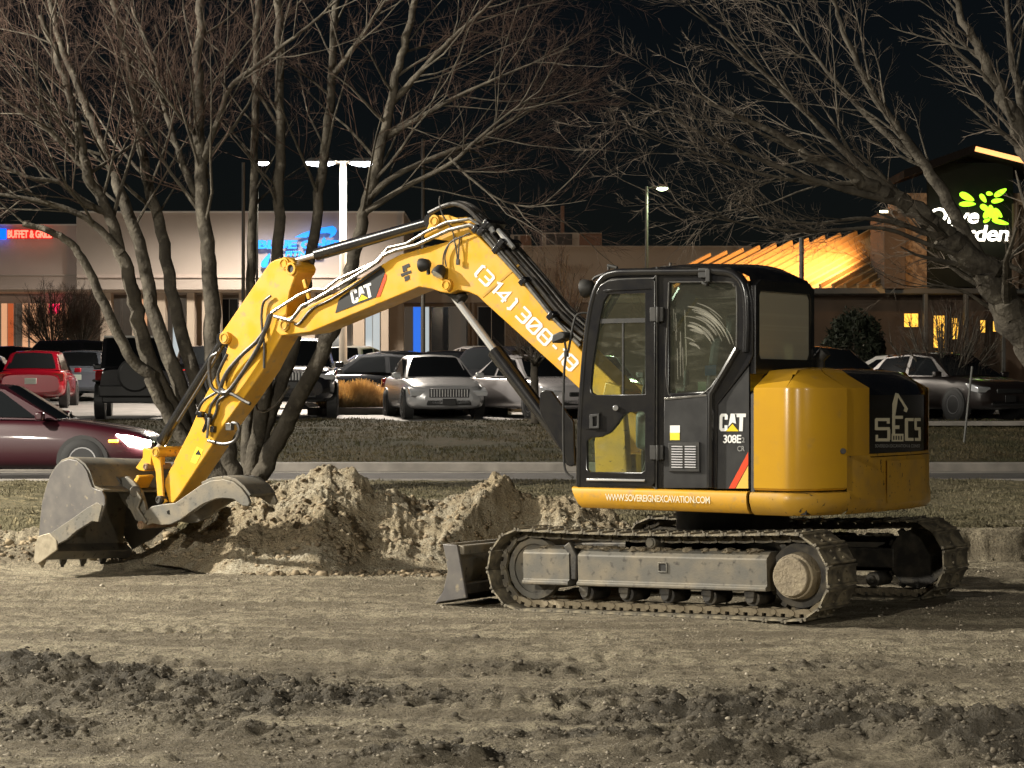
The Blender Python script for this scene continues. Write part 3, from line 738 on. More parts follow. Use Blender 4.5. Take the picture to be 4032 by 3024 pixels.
# ---- upper body
YS = 1.17
TLX = 1.10; TDEP = .72
def tail(phi):
    """plan outline of the rear body: phi 0 = left flank, 90 deg = dead astern"""
    c = math.cos(phi); y = math.copysign(abs(c) ** .72, c) * YS
    return (-TLX - TDEP * math.sin(phi), y)
def tail_at(px):
    """phi whose outline point is seen in photo column px (visible side)"""
    lo, hi = 0.0, math.radians(125)
    def col(p):
        x, y = tail(p); X = MX0 - mc * x - ms * y; Y = MY0 + ms * x - mc * y; return CX + F * X / Y
    for _ in range(40):
        m_ = (lo + hi) / 2
        if col(m_) < px: lo = m_
        else: hi = m_
    return lo
def shell(path, prof, thick=0):
    """path: list of (x, y, nx, ny); prof: list of (inset, z)"""
    def pt_(x, y, nx_, ny_, d):
        if d < .4: return (x - nx_ * d, y - ny_ * d)
        t = (d - .4) / .6; a_, b_ = x - nx_ * .24, y - ny_ * .24
        return (a_ + (-1.0 - a_) * t, b_ + (.35 - b_) * t)
    rows = [[(*pt_(x, y, nx_, ny_, d), z) for (x, y, nx_, ny_) in path] for d, z in prof]
    m = MB(); m.grid(rows); return m
def tailpath(p0, p1, n):
    out = []
    for i in range(n + 1):
        p = p0 + (p1 - p0) * i / n
        x, y = tail(p); x1, y1 = tail(p + .01); x0, y0 = tail(p - .01) if p > .011 else (x + .02, y)
        tx, ty = x1 - x0, y1 - y0; l = math.hypot(tx, ty) or 1
        nx_, ny_ = (ty / l, -tx / l)
        if nx_ * (x + .9) + ny_ * y < 0: nx_, ny_ = -nx_, -ny_
        out.append((x, y, nx_, ny_))
    return out
def _far(dep):
    global TDEP
    TDEP = dep; return max(CX + F * (MX0 - mc * x - ms * y) / (MY0 + ms * x - mc * y) for x, y in (tail(R(a)) for a in range(40, 150)))
lo_d, hi_d = .2, 1.2
for _ in range(30):
    md_ = (lo_d + hi_d) / 2
    if _far(md_) < 3664: lo_d = md_
    else: hi_d = md_
ZB, ZS, ZC, ZT = .80, .975, 1.755, 1.885      # skirt bottom, skirt top, hood crease, hood top
ph_seam = tail_at(3335); ph_pl = tail_at(3428); ph_pr = tail_at(3648)
XF = ML(2968, 1700, YS)[0]                                     # front edge of the hood
flank = lambda n=6: [(XF + (-TLX - XF) * i / n, YS, 0, 1) for i in range(n)]
hoodprof = [(.018, ZS + .012), (0, ZS + .03), (0, ZC - .02), (.004, ZC), (.20, ZT - .03), (.24, ZT), (.7, ZT + .022), (.999, ZT + .028)]
obj('engine_hood', shell(flank() + tailpath(0, ph_seam, 14), hoodprof), 'yellow_hood', EX, 0, 35)
m = shell([(XF + .035, YS - .02, 0, 1), (XF, YS - .012, 0, 1)], [(0, ZS), (0, ZC - .05), (.22, ZT - .02)]); obj('hood_gap', m, 'black_matte', EX)
# latch
q = tail(ph_seam * .93); obj('hood_latch', MB().cyl((q[0] - .005, q[1] - .01, 1.28), (q[0] - .02, q[1] + .012, 1.28), .022, 16), 'dark_steel', EX, .003)
# counterweight, with a recessed glossy panel
cwprof = [(.035, ZB), (0, ZB + .035), (0, ZB + .12), (.010, ZS), (.010, 1.235), (.018, 1.25)]
obj('counterweight', shell(tailpath(ph_seam + .012, math.pi - .28, 44), cwprof), 'yellow_worn', EX, 0, 50)
postprof = [(.012, 1.24), (.012, ZC), (.20, ZT - .03), (.24, ZT), (.7, ZT + .022), (.999, ZT + .028)]
obj('rear_corner_post', shell(tailpath(ph_seam + .012, ph_pl, 10), postprof), 'yellow_hood', EX, .0, 50)
ph_r = R(132)
m = shell(tailpath(ph_pl + .005, ph_r, 40), [(.0, 1.225), (.035, 1.245), (.035, 1.70)]); rear_panel = obj('rear_panel', m, 'gloss_black', EX, 0, 60)
m = shell(tailpath(ph_pl + .002, ph_r, 40), [(.03, 1.70), (.10, 1.79), (.20, 1.86), (.24, 1.885), (.7, 1.90), (.999, 1.905)]); obj('rear_cowl', m, 'black_paint', EX, 0, 60)
m = shell(tailpath(tail_at(3490), tail_at(3640), 10), [(-.006, .86), (-.006, 1.19), (.0, 1.195)]); obj('access_plate', m, 'yellow_worn', EX, .004)
obj('rear_corner_post', shell(tailpath(ph_r + .005, math.pi - .3, 10), postprof), 'yellow_hood', EX, .0, 50)
m = shell(tailpath(math.pi - .28, math.pi, 14) + [(XF, -YS, 0, -1), (.6, -YS, 0, -1)], [(0, ZB), (0, ZC), (.2, ZT), (.24, ZT), (.999, ZT + .02)]); obj('right_cowl', m, 'yellow_hood', EX)
obj('body_core', MB().box((-.60, -.05, 1.28), (1.2, 1.8, .9)), 'black_matte', EX)
obj('deck_floor', MB().box((-.25, 0, .87), (2.0, 2.16, .12)), 'black_matte', EX)
# side skirt in two pieces
SKY = 1.195
def skirt(px0, px1, e0=0, e1=0):
    x0 = ML(px0, 1950, SKY)[0]; x1 = ML(px1, 1950, SKY)[0]
    prof = [(.16, ZB + .0), (.05, ZB + .01), (.014, ZB + .045), (0, ZB + .10), (0, ZS - .03), (.010, ZS - .008), (.03, ZS), (.16, ZS)]
    rows = []
    n = 6
    for i in range(n + 1):
        x = x0 + (x1 - x0) * i / n
        rows.append([(x - (e0 * max(0, (ZS - z)) if i == 0 else 0) , SKY - d, z) for d, z in prof])
    m = MB(); m.grid(rows)
    m.add(rows[0], [tuple(range(len(prof)))]); m.add(rows[-1], [tuple(range(len(prof)))])
    return m
skf = obj('side_skirt', skirt(2247, 2938, .45), 'yellow_paint', EX, .006)
m = MB(); x0 = ML(2950, 1950, SKY)[0]
prof = [(.06, ZB), (.012, ZB + .03), (-.022, ZB + .10), (-.022, ZS - .03), (-.01, ZS - .006), (.03, ZS), (.12, ZS)]
m = shell([(x0 + (-TLX - x0) * i / 6, YS, 0, 1) for i in range(6)] + tailpath(0, ph_seam + .01, 14), prof); obj('side_skirt', m, 'yellow_worn', EX, .0)
decal('web_lettering', text_poly('WWW.SOVEREIGNEXCAVATION.COM', .012, .92), (2384, 1971), (2795, 1983), (2383, 1944), SKY + .003, 'cream_decal', skf)

# ---- cab
CY = 1.155
cab_out = [(2272, 1922), (2276, 1700), (2300, 1345), (2328, 1175), (2362, 1100), (2405, 1072), (2470, 1062), (2860, 1058), (2912, 1075), (2945, 1120), (2962, 1190), (2966, 1300), (2964, 1400), (2948, 1436), (2826, 1592), (2822, 1922)]
door_out = [(2283, 1913), (2288, 1700), (2312, 1350), (2338, 1190), (2366, 1125), (2400, 1105), (2440, 1100), (2575, 1097), (2585, 1108), (2584, 1900), (2570, 1916), (2300, 1918)]
win_up = [(2402, 1160), (2545, 1157), (2546, 1552), (2350, 1555), (2334, 1545), (2331, 1525), (2340, 1430), (2366, 1270), (2384, 1185)]
win_lo = [(2330, 1725), (2375, 1720), (2410, 1702), (2438, 1668), (2458, 1638), (2478, 1624), (2535, 1620), (2545, 1630), (2545, 1852), (2532, 1860), (2328, 1858), (2317, 1847), (2317, 1738)]
win_sd = [(2635, 1112), (2862, 1111), (2890, 1126), (2902, 1152), (2901, 1350), (2890, 1388), (2782, 1541), (2633, 1549)]
def shrink(pts, k):
    cx_ = sum(p[0] for p in pts) / len(pts); cy_ = sum(p[1] for p in pts) / len(pts)
    return [(cx_ + (p[0] - cx_) * k, cy_ + (p[1] - cy_) * k) for p in pts]
door_hole = [(2296, 1908), (2301, 1700), (2324, 1352), (2350, 1196), (2376, 1136), (2406, 1117), (2440, 1112), (2565, 1110), (2573, 1118), (2573, 1895), (2560, 1906)]
cab = obj('cab', plate_mb(MLp(cab_out, CY), [MLp(door_hole, CY), MLp(win_sd, CY)], CY - .05, CY, .008), 'black_paint', EX)
door = obj('door', plate_mb(MLp(door_out, CY), [MLp(win_up, CY), MLp(win_lo, CY)], CY - .012, CY + .024, .006), 'black_paint', EX)
# rubber seal lines
def seal(name, pts, yl, r, material, parent, closed=True):
    q = [P3(a, b, yl) for a, b in pts]; q = catmull(q + ([q[0]] if closed else []), 4)
    return obj(name, MB().tube(q, r, 6, not closed), material, parent)
seal('door_seal', door_out, CY + .012, .007, 'rubber', door)
obj('window_pane', plate_mb(MLp(shrink(win_up, 1.03), CY), [], CY + .002, CY + .008), 'door_glass', door)
obj('window_pane', plate_mb(MLp(shrink(win_lo, 1.03), CY), [], CY + .002, CY + .008), 'door_glass', door)
obj('sash_bar', plate_mb(MLp([(2358, 1256), (2546, 1252), (2546, 1270), (2355, 1274)], CY), [], CY - .004, CY + .016), 'black_matte', door)
obj('sash_bar', plate_mb(MLp([(2452, 1270), (2458, 1270), (2458, 1552), (2452, 1552)], CY), [], CY - .004, CY + .012), 'black_matte', door)
w = MB(); w.prism(MLp([(2376, 1142), (2414, 1138), (2558, 1134), (2560, 1138), (2416, 1145), (2384, 1152)], CY + .024), CY + .02, CY + .032); obj('drip_rail', w, 'black_paint', door, .003)
w = MB(); w.prism(MLp([(2310, 1884), (2540, 1887), (2540, 1896), (2312, 1893)], CY + .024), CY + .022, CY + .036); obj('kick_rail', w, 'chrome', door, .003)
hnd = obj('handle_plate', plate_mb(MLp([(2310, 1690), (2316, 1660), (2345, 1628), (2372, 1622), (2374, 1688)], CY), [], CY + .022, CY + .030), 'black_paint', door)
obj('door_handle', plate_mb(MLp([(2333, 1632), (2370, 1628), (2371, 1687), (2332, 1687)], CY), [MLp([(2346, 1641), (2362, 1639), (2362, 1678), (2346, 1678)], CY)], CY + .028, CY + .046, .004), 'black_matte', door)
obj('door_lock', MB().cyl(P3(2424, 1606, CY + .02), P3(2424, 1606, CY + .05), .022, 14), 'chrome', door, .004)
for py in (1208, 1752):
    w = MB(); w.box(P3(2574, py + 30, CY + .03), (.055, .03, .11)); w.box(P3(2604, py + 30, CY + .022), (.045, .03, .11)); w.cyl(P3(2590, py, CY + .04), P3(2590, py + 62, CY + .04), .014, 10)
    obj('door_hinge', w, 'black_matte', EX, .004)
obj('side_window', plate_mb(MLp(shrink(win_sd, 1.02), CY), [], CY - .022, CY - .016), 'side_glass', EX)
w = MB(); rg_ = random.Random(4)
for k in range(46):
    rr_ = rg_.uniform(45, 200); a0 = R(rg_.uniform(-95, -10)); sp_ = R(rg_.uniform(18, 55)); wd = rg_.uniform(1.5, 5.5); cxp, cyp = 2700 + rg_.uniform(-12, 12), 1425 + rg_.uniform(-15, 15)
    ring = []
    for i in range(9):
        t = i / 8; a = a0 + sp_ * t; hw = wd * math.sin(math.pi * (.06 + .88 * t)) ** .7
        ring.append([(cxp + math.cos(a) * (rr_ - hw), cyp + math.sin(a) * (rr_ - hw) * 1.15), (cxp + math.cos(a) * (rr_ + hw), cyp + math.sin(a) * (rr_ + hw) * 1.15)])
    if any(not (2642 < p[0] < 2894 and 1120 < p[1] < 1380) for r_ in ring for p in r_): continue
    w.grid([[P3(p[0], p[1], CY - .012 + k * .0001) for p in r_] for r_ in ring])
for k in range(9):
    x_ = 2650 + k * 6 + rg_.uniform(-3, 3); y_ = rg_.uniform(1200, 1380); l_ = rg_.uniform(50, 140); w.add([P3(x_, y_, CY - .012), P3(x_ + 3, y_, CY - .012), P3(x_ + 5, y_ + l_, CY - .012), P3(x_ + 3, y_ + l_, CY - .012)], [(0, 1, 2, 3)])
tag(obj('wipe_marks', w, 'dust_smear', EX, smooth=0), kind='stuff')
seal('window_seal', win_sd, CY - .004, .008, 'rubber', cab)
obj('lower_panel', plate_mb(MLp([(2617, 1575), (2784, 1560), (2786, 1922), (2614, 1922)], CY), [], CY - .002, CY + .006, .004), 'black_panel', EX)
w = MB(); w.prism(MLp([(2617, 1566), (2784, 1552), (2784, 1560), (2617, 1576)], CY), CY, CY + .012); obj('trim_strip', w, 'pipe_steel', EX, .003)
w = MB(); q = [P3(a, b, CY + .004) for a, b in ((2905, 1372), (2800, 1553), (2798, 1920))]; w.tube(q, .028, 8); obj('rear_strut', w, 'black_paint', EX)
w = MB(); q = catmull([P3(a, b, CY + .0) for a, b in ((2283, 1915), (2289, 1650), (2312, 1335), (2340, 1170), (2375, 1098), (2420, 1076), (2500, 1072), (2700, 1070), (2850, 1070), (2905, 1092), (2935, 1150), (2942, 1280), (2938, 1385))], 5); w.tube(q, .032, 10); obj('cab_rail', w, 'black_paint', EX)
cp = obj('branded_panel', plate_mb(MLp([(2824, 1600), (2950, 1442), (2952, 1925), (2822, 1925)], 1.14), [], 1.12, 1.145, .003), 'black_panel', EX)
dy = 1.149
decal('lettering', poly_list(CATP), (2830, 1698), (2935, 1698), (2832, 1629), dy, 'white_decal', cp)
decal('triangle_mark', poly_list(CATT), (2830, 1698), (2935, 1698), (2832, 1629), dy + .001, 'yellow_decal', cp)
decal('lettering', text_poly('308E', .022, .9), (2847, 1745), (2918, 1745), (2848, 1712), dy, 'white_decal', cp)
decal('lettering', text_poly('2', .01), (2920, 1742), (2932, 1742), (2920, 1722), dy, 'grey_decal', cp)
decal('lettering', text_poly('CR', .01), (2903, 1777), (2932, 1777), (2903, 1756), dy, 'grey_decal', cp)
decal('red_stripe', poly_list([[(0, 0), (.33, 0), (1, .655), (1, 1)]]), (2869, 1923), (2946, 1923), (2869, 1780), dy, 'red_decal', cp)
decal('yellow_stripe', poly_list([[(.37, 0), (1, 0), (1, .62)]]), (2869, 1923), (2946, 1923), (2869, 1780), dy, 'sand_decal', cp)
decal('white_label', poly_list([[(0, 0), (1, 0), (1, 1), (0, 1)]]), (2638, 1704), (2677, 1704), (2638, 1675), CY + .009, 'white_decal', EX)
decal('yellow_label', poly_list([[(0, 0), (1, 0), (1, 1), (0, 1)]]), (2638, 1733), (2676, 1733), (2638, 1704), CY + .009, 'label_yellow', EX)
vt = obj('vent', plate_mb(MLp([(2636, 1744), (2758, 1741), (2760, 1858), (2638, 1856)], CY), [], CY + .004, CY + .022, .004), 'black_matte', EX)
for c0 in (2645, 2697):
    for k in range(9):
        y_ = 1758 + k * 10.2
        w = MB(); a_ = P3(c0, y_, CY + .024); b_ = P3(c0 + 43, y_, CY + .024); w.box((a_ + b_) / 2, ((a_ - b_).length, .010, .008)); obj('vent_slat', w, 'vent_white', vt)
obj('blue_label', plate_mb(MLp([(2770, 1440), (2814, 1436), (2814, 1478), (2770, 1478)], CY), [], CY - .026, CY - .0225), 'blue_label', EX)
obj('paper_label', plate_mb(MLp([(2742, 1503), (2774, 1503), (2774, 1538), (2742, 1538)], CY), [], CY - .026, CY - .0225), 'cream_decal', EX)
# cab shell: roof, front, rear, right side
xb = ML(2960, 1300, CY)[0]
CR = min((abs(CX + F * (MX0 - mc * xb - ms * y) / (MY0 + ms * xb - mc * y) - 3196), y) for y in (k * .01 for k in range(-40, 60)))[1]
xf_top, z_r = ML(2430, 1075, CY); xr_top = ML(2935, 1100, CY)[0]
xb = ML(2960, 1300, CY)[0]
rows = []
for i in range(9):
    t = i / 8; y = CY - .02 - (CY - .02 - CR) * t
    h = .045 * math.sin(math.pi * t) ** .5
    rows.append([(xf_top + .06, y, z_r - .05), (xf_top, y, z_r + h * .6), (xf_top - .25, y, z_r + .015 + h), ((xf_top + xr_top) / 2, y, z_r + .03 + h), (xr_top + .15, y, z_r + .01 + h), (xr_top - .02, y, z_r - .06 + h * .6), (xb, y, z_r - .17)])
m = MB(); m.grid(rows); roof = obj('roof', m, 'black_paint', EX, 0, 55)
m = MB()
zw0, zw1 = ML(2970, 1412, 1.13)[1], ML(2970, 1146, 1.13)[1]
def rearq(y, z): return (xb - .01 - .03 * (2.3 - z) * 0, y, z)
vs, fs = curve_plate([(CR, 1.86), (CY - .02, 1.86), (CY - .02, z_r - .13), (CY - .10, z_r - .08), (CR + .08, z_r - .08), (CR, z_r - .13)], [[(CR + .09, zw0), (CY - .10, zw0), (CY - .08, zw0 + .03), (CY - .08, zw1 - .03), (CY - .10, zw1), (CR + .09, zw1), (CR + .06, zw1 - .04), (CR + .06, zw0 + .04)]], .05, .006)
m.add([(xb + v[2], v[0], v[1]) for v in vs], fs); obj('rear_frame', m, 'black_paint', EX)
obj('rear_window', MB().box((xb, (CR + CY) / 2 - .01, (zw0 + zw1) / 2), (.006, CY - CR - .12, zw1 - zw0 + .03)), 'rear_glass', EX)
xfb = ML(2285, 1800, CY)[0]
ft = [(xfb - .01, .98), (xfb - .01, 1.35), (ML(2300, 1345, CY)[0] - .02, ML(2300, 1345, CY)[1]), (xf_top - .04, z_r - .05)]
for y in (CR + .02, CY - .05):
    w = MB(); w.tube([(p[0], y, p[1]) for p in ft], .03, 8); obj('front_pillar', w, 'black_paint', EX)
w = MB()
for i in range(3):
    a, b = ft[i], ft[i + 1]; w.add([(a[0], CR, a[1]), (a[0], CY - .06, a[1]), (b[0], CY - .06, b[1]), (b[0], CR, b[1])], [(0, 1, 2, 3)])
obj('windshield', w, 'clear_glass', EX)
# right side frame with a big window
rs_out = [(xfb, .98), (ft[2][0], ft[2][1]), (xf_top - .04, z_r - .03), (xr_top, z_r - .05), (xb, z_r - .15), (xb, 1.3), (xb + .3, .98)]
rs_win = [(xfb - .12, 1.25), (ft[2][0] - .14, ft[2][1]), (xf_top - .16, z_r - .17), (xr_top + .10, z_r - .17), (xb + .10, 1.75), (xb + .35, 1.62), (xb + .7, 1.25)]
obj('right_frame', plate_mb(rs_out, [rs_win], CR - .02, CR + .03), 'black_paint', EX)
obj('right_window', plate_mb(rs_win, [], CR - .004, CR + .004), 'clear_glass', EX)
# interior
st = obj('operator_seat', MB().box((.02, .52, 1.40), (.48, .50, .14)), 'seat_fabric', EX, .05, 60, 3)
w = MB(); w.box((-.27, .52, 1.80), (.14, .50, .72), Matrix.Rotation(R(-8), 3, 'Y')); obj('seat_back', w, 'seat_fabric', st, .05, 60, 3)
w = MB(); w.box((-.36, .52, 2.24), (.10, .26, .18)); obj('head_rest', w, 'seat_fabric', st, .04, 60, 3)
for y in (.20, .84):
    w = MB(); w.box((.05, y, 1.42), (.62, .14, .30)); obj('console', w, 'interior_grey', st, .04, 60, 3)
    w = MB(); w.tube([(.30, y, 1.56), (.32, y, 1.70), (.30, y, 1.80)], [.014, .014, .012], 8); w.cyl((.30, y, 1.78), (.295, y, 1.90), .026, 10, .02); obj('joystick', w, 'black_matte', EX)
for y in (.42, .52, .62):
    w = MB(); w.tube([(.48, y, 1.00), (.42, y, 1.18), (.40, y, 1.34), (.31, y, 1.55)], .010, 6); obj('travel_lever', w, 'black_matte', EX)
w = MB(); w.box((.58, -.02, 1.62), (.05, .10, .80)); obj('monitor_post', w, 'interior_grey', EX, .01)
obj('foot_mat', MB().box((.2, .48, .985), (.95, 1.1, .05)), 'interior_grey', EX)
# roof and outside fittings
def work_light(base, d, name='work_lamp', parent=EX, r=.075):
    base = Vector(base); d = Vector(d).normalized()
    w = MB(); w.tube([base - d * .07, base - d * .05, base + d * .01, base + d * .03], [r * .35, r * .75, r, r], 14); w.box(base - d * .05 - Vector((0, 0, .06)), (.02, .03, .06))
    o = obj(name, w, 'black_matte', parent)
    obj('lens', MB().cyl(base + d * .0305, base + d * .034, r * .9, 14), 'lamp_lens', o); return o
work_light(P3(2310, 1135, 1.05), (1, 0, -.15), 'cab_lamp')
w = MB(); w.tube([P3(2335, 1102, .98), P3(2345, 1092, .98), P3(2390, 1075, .98)], .012, 6); w.cyl(P3(2397, 1062, 1.0), P3(2397, 1040, 1.0), .012, 8); w.cyl(P3(2393, 1045, 1.0), P3(2430, 1055, 1.0), .014, 8); obj('roof_bracket', w, 'black_matte', EX)
w = MB(); w.box(P3(2775, 1075, 1.16), (.09, .05, .075)); w.box(P3(2792, 1085, 1.17), (.04, .05, .10)); w.cyl(P3(2765, 1112, 1.16), P3(2785, 1122, 1.16), .014, 8); obj('roof_clamp', w, 'black_matte', EX, .006)
w = MB(); w.cyl(P3(2640, 1055, .6), P3(2640, 1035, .6), .012, 8); w.box(P3(2632, 1052, .6), (.10, .04, .02)); obj('antenna_mount', w, 'dark_steel', EX)
# mirror on its tube
w = MB(); w.tube(catmull([P3(2318, 1233, 1.09), P3(2290, 1233, 1.11), P3(2268, 1245, 1.13), P3(2255, 1290, 1.15), P3(2240, 1370, 1.15), P3(2228, 1400, 1.15), P3(2220, 1500, 1.13), P3(2218, 1700, 1.11), P3(2222, 1830, 1.11), P3(2235, 1865, 1.11), P3(2256, 1880, 1.11)], 5), .0095, 8); w.cyl(P3(2230, 1380, 1.15), P3(2230, 1405, 1.15), .02, 8)
w.tube([P3(2230, 1385, 1.15), P3(2222, 1335, 1.15)], .009, 6); mir = obj('handrail', w, 'black_matte', EX)
w = MB(); w.prism(MLp([(2182, 1340), (2186, 1318), (2215, 1305), (2235, 1312), (2232, 1332), (2205, 1345), (2184, 1352)], 1.17), 1.07, 1.21); obj('mirror', w, 'black_matte', mir, .01)
w = MB(); a = Vector((-.85, .1, ZT)); w.tube([a, a + Vector((0, 0, .10)), a + Vector((-.06, 0, .16))], .05, 12); obj('exhaust_stack', w, 'black_matte', EX)

# ---- rear lettering follows the panel's curve
def rear_pt(px, py, off=.004):
    """map a photo point onto the rear panel"""
    p = tail_at(px); x, y, nx_, ny_ = tailpath(p, p + .001, 1)[0]
    d = .035 - off; x -= nx_ * d; y -= ny_ * d
    for _ in range(2):
        Yd = MY0 + ms * x - mc * y
    return (x, y, CH - (py - HY) / F * Yd)
def rear_decal(name, polys, material, parent=rear_panel):
    m = MB()
    for p in polys:
        m.add([rear_pt(a, b) for a, b in p], [tuple(range(len(p)))])
    return obj(name, m, material, parent, smooth=0)
def rect(a, b, c, d): return [(a, b), (c, b), (c, d), (a, d)]
def seg(strips): return [rect(*s) for s in strips]
rear_decal('lettering', seg([(3462, 1646, 3518, 1658), (3459, 1650, 3471, 1692), (3462, 1682, 3518, 1694), (3508, 1690, 3520, 1732), (3462, 1726, 3518, 1738), (3506, 1655, 3518, 1668), (3462, 1712, 3472, 1728)]), 'cream_decal')
rear_decal('lettering', seg([(3527, 1640, 3539, 1738), (3527, 1637, 3570, 1649), (3535, 1675, 3556, 1689), (3525, 1708, 3572, 1738)]) + [[(3527, 1640), (3539, 1640), (3550, 1570), (3552, 1552), (3540, 1547), (3528, 1590)], [(3540, 1547), (3552, 1550), (3590, 1610), (3584, 1624), (3572, 1618), (3576, 1606)]], 'cream_decal')
rear_decal('lettering', seg([(3579, 1646, 3612, 1658), (3577, 1650, 3590, 1734), (3579, 1724, 3612, 1736)]), 'cream_decal')
rear_decal('lettering', seg([(3616, 1646, 3640, 1658), (3615, 1650, 3625, 1690), (3617, 1682, 3640, 1694), (3631, 1690, 3641, 1730), (3617, 1724, 3640, 1736)]), 'cream_decal')
vs, fs = text_poly('SOVEREIGN EXCAVATION & CONST', .02)
m = MB(); m.add([rear_pt(3460 + a * 178, 1762 - b * 13) for a, b in vs], fs); obj('small_lettering', m, 'grey_decal', rear_panel, smooth=0)
for k in range(4): rear_decal('lettering', [rect(3531 + k * 10, 1716, 3536 + k * 10, 1732)], 'black_decal').location = (0, 0, 0)

# ---- boom
BY = -.10; BN = BY + .15        # centre plane, near plate
boom_pts = [(2425, 1580), (2330, 1575), (2265, 1516), (1908, 1192), (1880, 1165), (1845, 1150), (1800, 1142), (1772, 1156), (1735, 1150), (1700, 1138), (1650, 1130), (1220, 1308), (1105, 1322), (1082, 1300), (1082, 1275), (1100, 1258), (1145, 1244), (1235, 1192), (1350, 1137), (1525, 1028), (1575, 1002), (1770, 948), (1866, 914), (1985, 1030), (2280, 1372), (2450, 1535)]
bl = MLp(boom_pts, BN)
boom = obj('boom', MB().prism(bl, BY - .15, BN), 'yellow_paint', EX, .010)
boom['label'] = 'yellow boom with a phone number in white'
w = MB(); w.prism(MLp([(2040, 1040), (2046, 1046), (1902, 1172), (1896, 1166)], BN), BN, BN + .004); obj('weld_seam', w, 'yellow_worn', boom)
def pin(px, py, y0, y1, r, material, parent, name='pin', hole=False):
    x, z = ML(px, py, y1)
    w = MB()
    if hole: w.ring((x, y0, z), (x, y1, z), r, r * .62, 24)
    else: w.cyl((x, y0, z), (x, y1, z), r, 24); w.ring((x, y1, z), (x, y1 + .008, z), r * .72, r * .6, 20)
    return obj(name, w, material, parent, .004)
lug = obj('cylinder_lug', MB().prism(MLp([(1668, 935), (1690, 878), (1722, 848), (1762, 846), (1800, 858), (1866, 914), (1770, 950)], BN), BN - .03, BN), 'yellow_paint', boom, .006)
obj('cylinder_lug', MB().prism(MLp([(1668, 935), (1690, 878), (1722, 848), (1762, 846), (1800, 858), (1866, 914), (1770, 950)], BN), BY - .15, BY - .12), 'yellow_paint', boom, .006)
pin(1708, 870, BY - .17, BN + .045, .055, 'yellow_paint', boom)
pin(1755, 1122, BY - .17, BN + .045, .055, 'yellow_paint', boom)
pin(1118, 1280, BY - .18, BN + .03, .058, 'yellow_worn', boom)
for k in (0,):
    decal('dark_panel', poly_list([[(0, 0), (1, 0), (1, 1), (0, 1)]]), (1320, 1233), (1480, 1170), (1333, 1180), BN + .003, 'black_decal', boom)
    m = MB(); q = MLp([(1320, 1233), (1322, 1225), (1333, 1180), (1342, 1170), (1508, 1052), (1514, 1060), (1515, 1075), (1480, 1170)], BN + .004); m.add([(a, BN + .004, b) for a, b in q], [tuple(range(8))]); obj('dark_panel', m, 'black_decal', boom)
    m = MB(); q = MLp([(1517, 1076), (1521, 1082), (1520, 1100), (1496, 1166), (1482, 1171)], BN + .004); m.add([(a, BN + .004, b) for a, b in q], [tuple(range(5))]); obj('red_stripe', m, 'red_decal', boom)
decal('lettering', poly_list(CATP), (1386, 1198), (1471, 1166), (1375, 1145), BN + .006, 'white_decal', boom)
decal('triangle_mark', poly_list(CATT), (1386, 1198), (1471, 1166), (1375, 1145), BN + .007, 'yellow_decal', boom)
decal('phone_number', stroke_poly('(314) 308-18', 1.1), (1862, 1083), (2243, 1470), (1904, 1035), BN + .004, 'white_decal', boom)
m = MB()
for a in ([(1583, 1048), (1611, 1036), (1614, 1050), (1600, 1056), (1602, 1066), (1586, 1072)], [(1577, 1078), (1618, 1064), (1619, 1074), (1580, 1090)], [(1592, 1090), (1612, 1082), (1612, 1100), (1594, 1109)]):
    q = MLp(a, BN + .004); m.add([(u_, BN + .004, v_) for u_, v_ in q], [tuple(range(len(q)))])
obj('emblem_decal', m, 'black_decal', boom)
bw = MB()
# boom work lights on the near side
wl1 = work_light(P3(1668, 1043, BN + .10), (1, .05, -.05), 'boom_lamp', EX, .062)
wl2 = work_light(P3(1728, 1072, BN + .07), (.2, .6, -.9), 'boom_lamp', EX, .062)
w = MB()
for pts in ([(1757, 1050), (1752, 1010), (1768, 962), (1800, 935)], [(1744, 1050), (1748, 1000), (1775, 955), (1850, 918)], [(1804, 1030), (1806, 1000), (1808, 960), (1812, 930)], [(1798, 1034), (1800, 1005), (1790, 950), (1778, 900), (1745, 850), (1730, 800), (1732, 772)]):
    w.tube(pl(pts, BN + .03, 5), .0065, 6)
w.box(P3(1803, 1032, BN + .03), (.03, .02, .05)); obj('wiring', w, 'hose', boom)

# silver pipes along the boom's near upper edge
def pipe(name, pts, r, y, material='pipe_steel', parent=boom, n=8, k=4, sides=8):
    if material == 'pipe_steel': k = 0
    return obj(name, MB().tube(pl(pts, y, k), r, sides), material, parent)
pipe('pipe', [(1070, 1232), (1110, 1205), (1180, 1160), (1235, 1138), (1280, 1140), (1330, 1100), (1480, 1032), (1500, 1010), (1530, 975), (1600, 960), (1680, 912), (1760, 875), (1850, 862), (1880, 880), (1985, 1005), (2090, 1130), (2200, 1270), (2290, 1340)], .015, BN + .03)
pipe('pipe', [(1080, 1245), (1145, 1262), (1160, 1245), (1190, 1205), (1240, 1180), (1330, 1128), (1420, 1075), (1490, 1030), (1510, 1005), (1560, 985), (1640, 965), (1770, 905), (1850, 886), (1875, 895), (1970, 1005), (2070, 1115), (2180, 1255), (2285, 1362)], .018, BN + .045)
pipe('pipe', [(1160, 1276), (1180, 1272), (1230, 1215), (1300, 1180), (1400, 1118), (1500, 1050)], .012, BN + .02, 'hose')
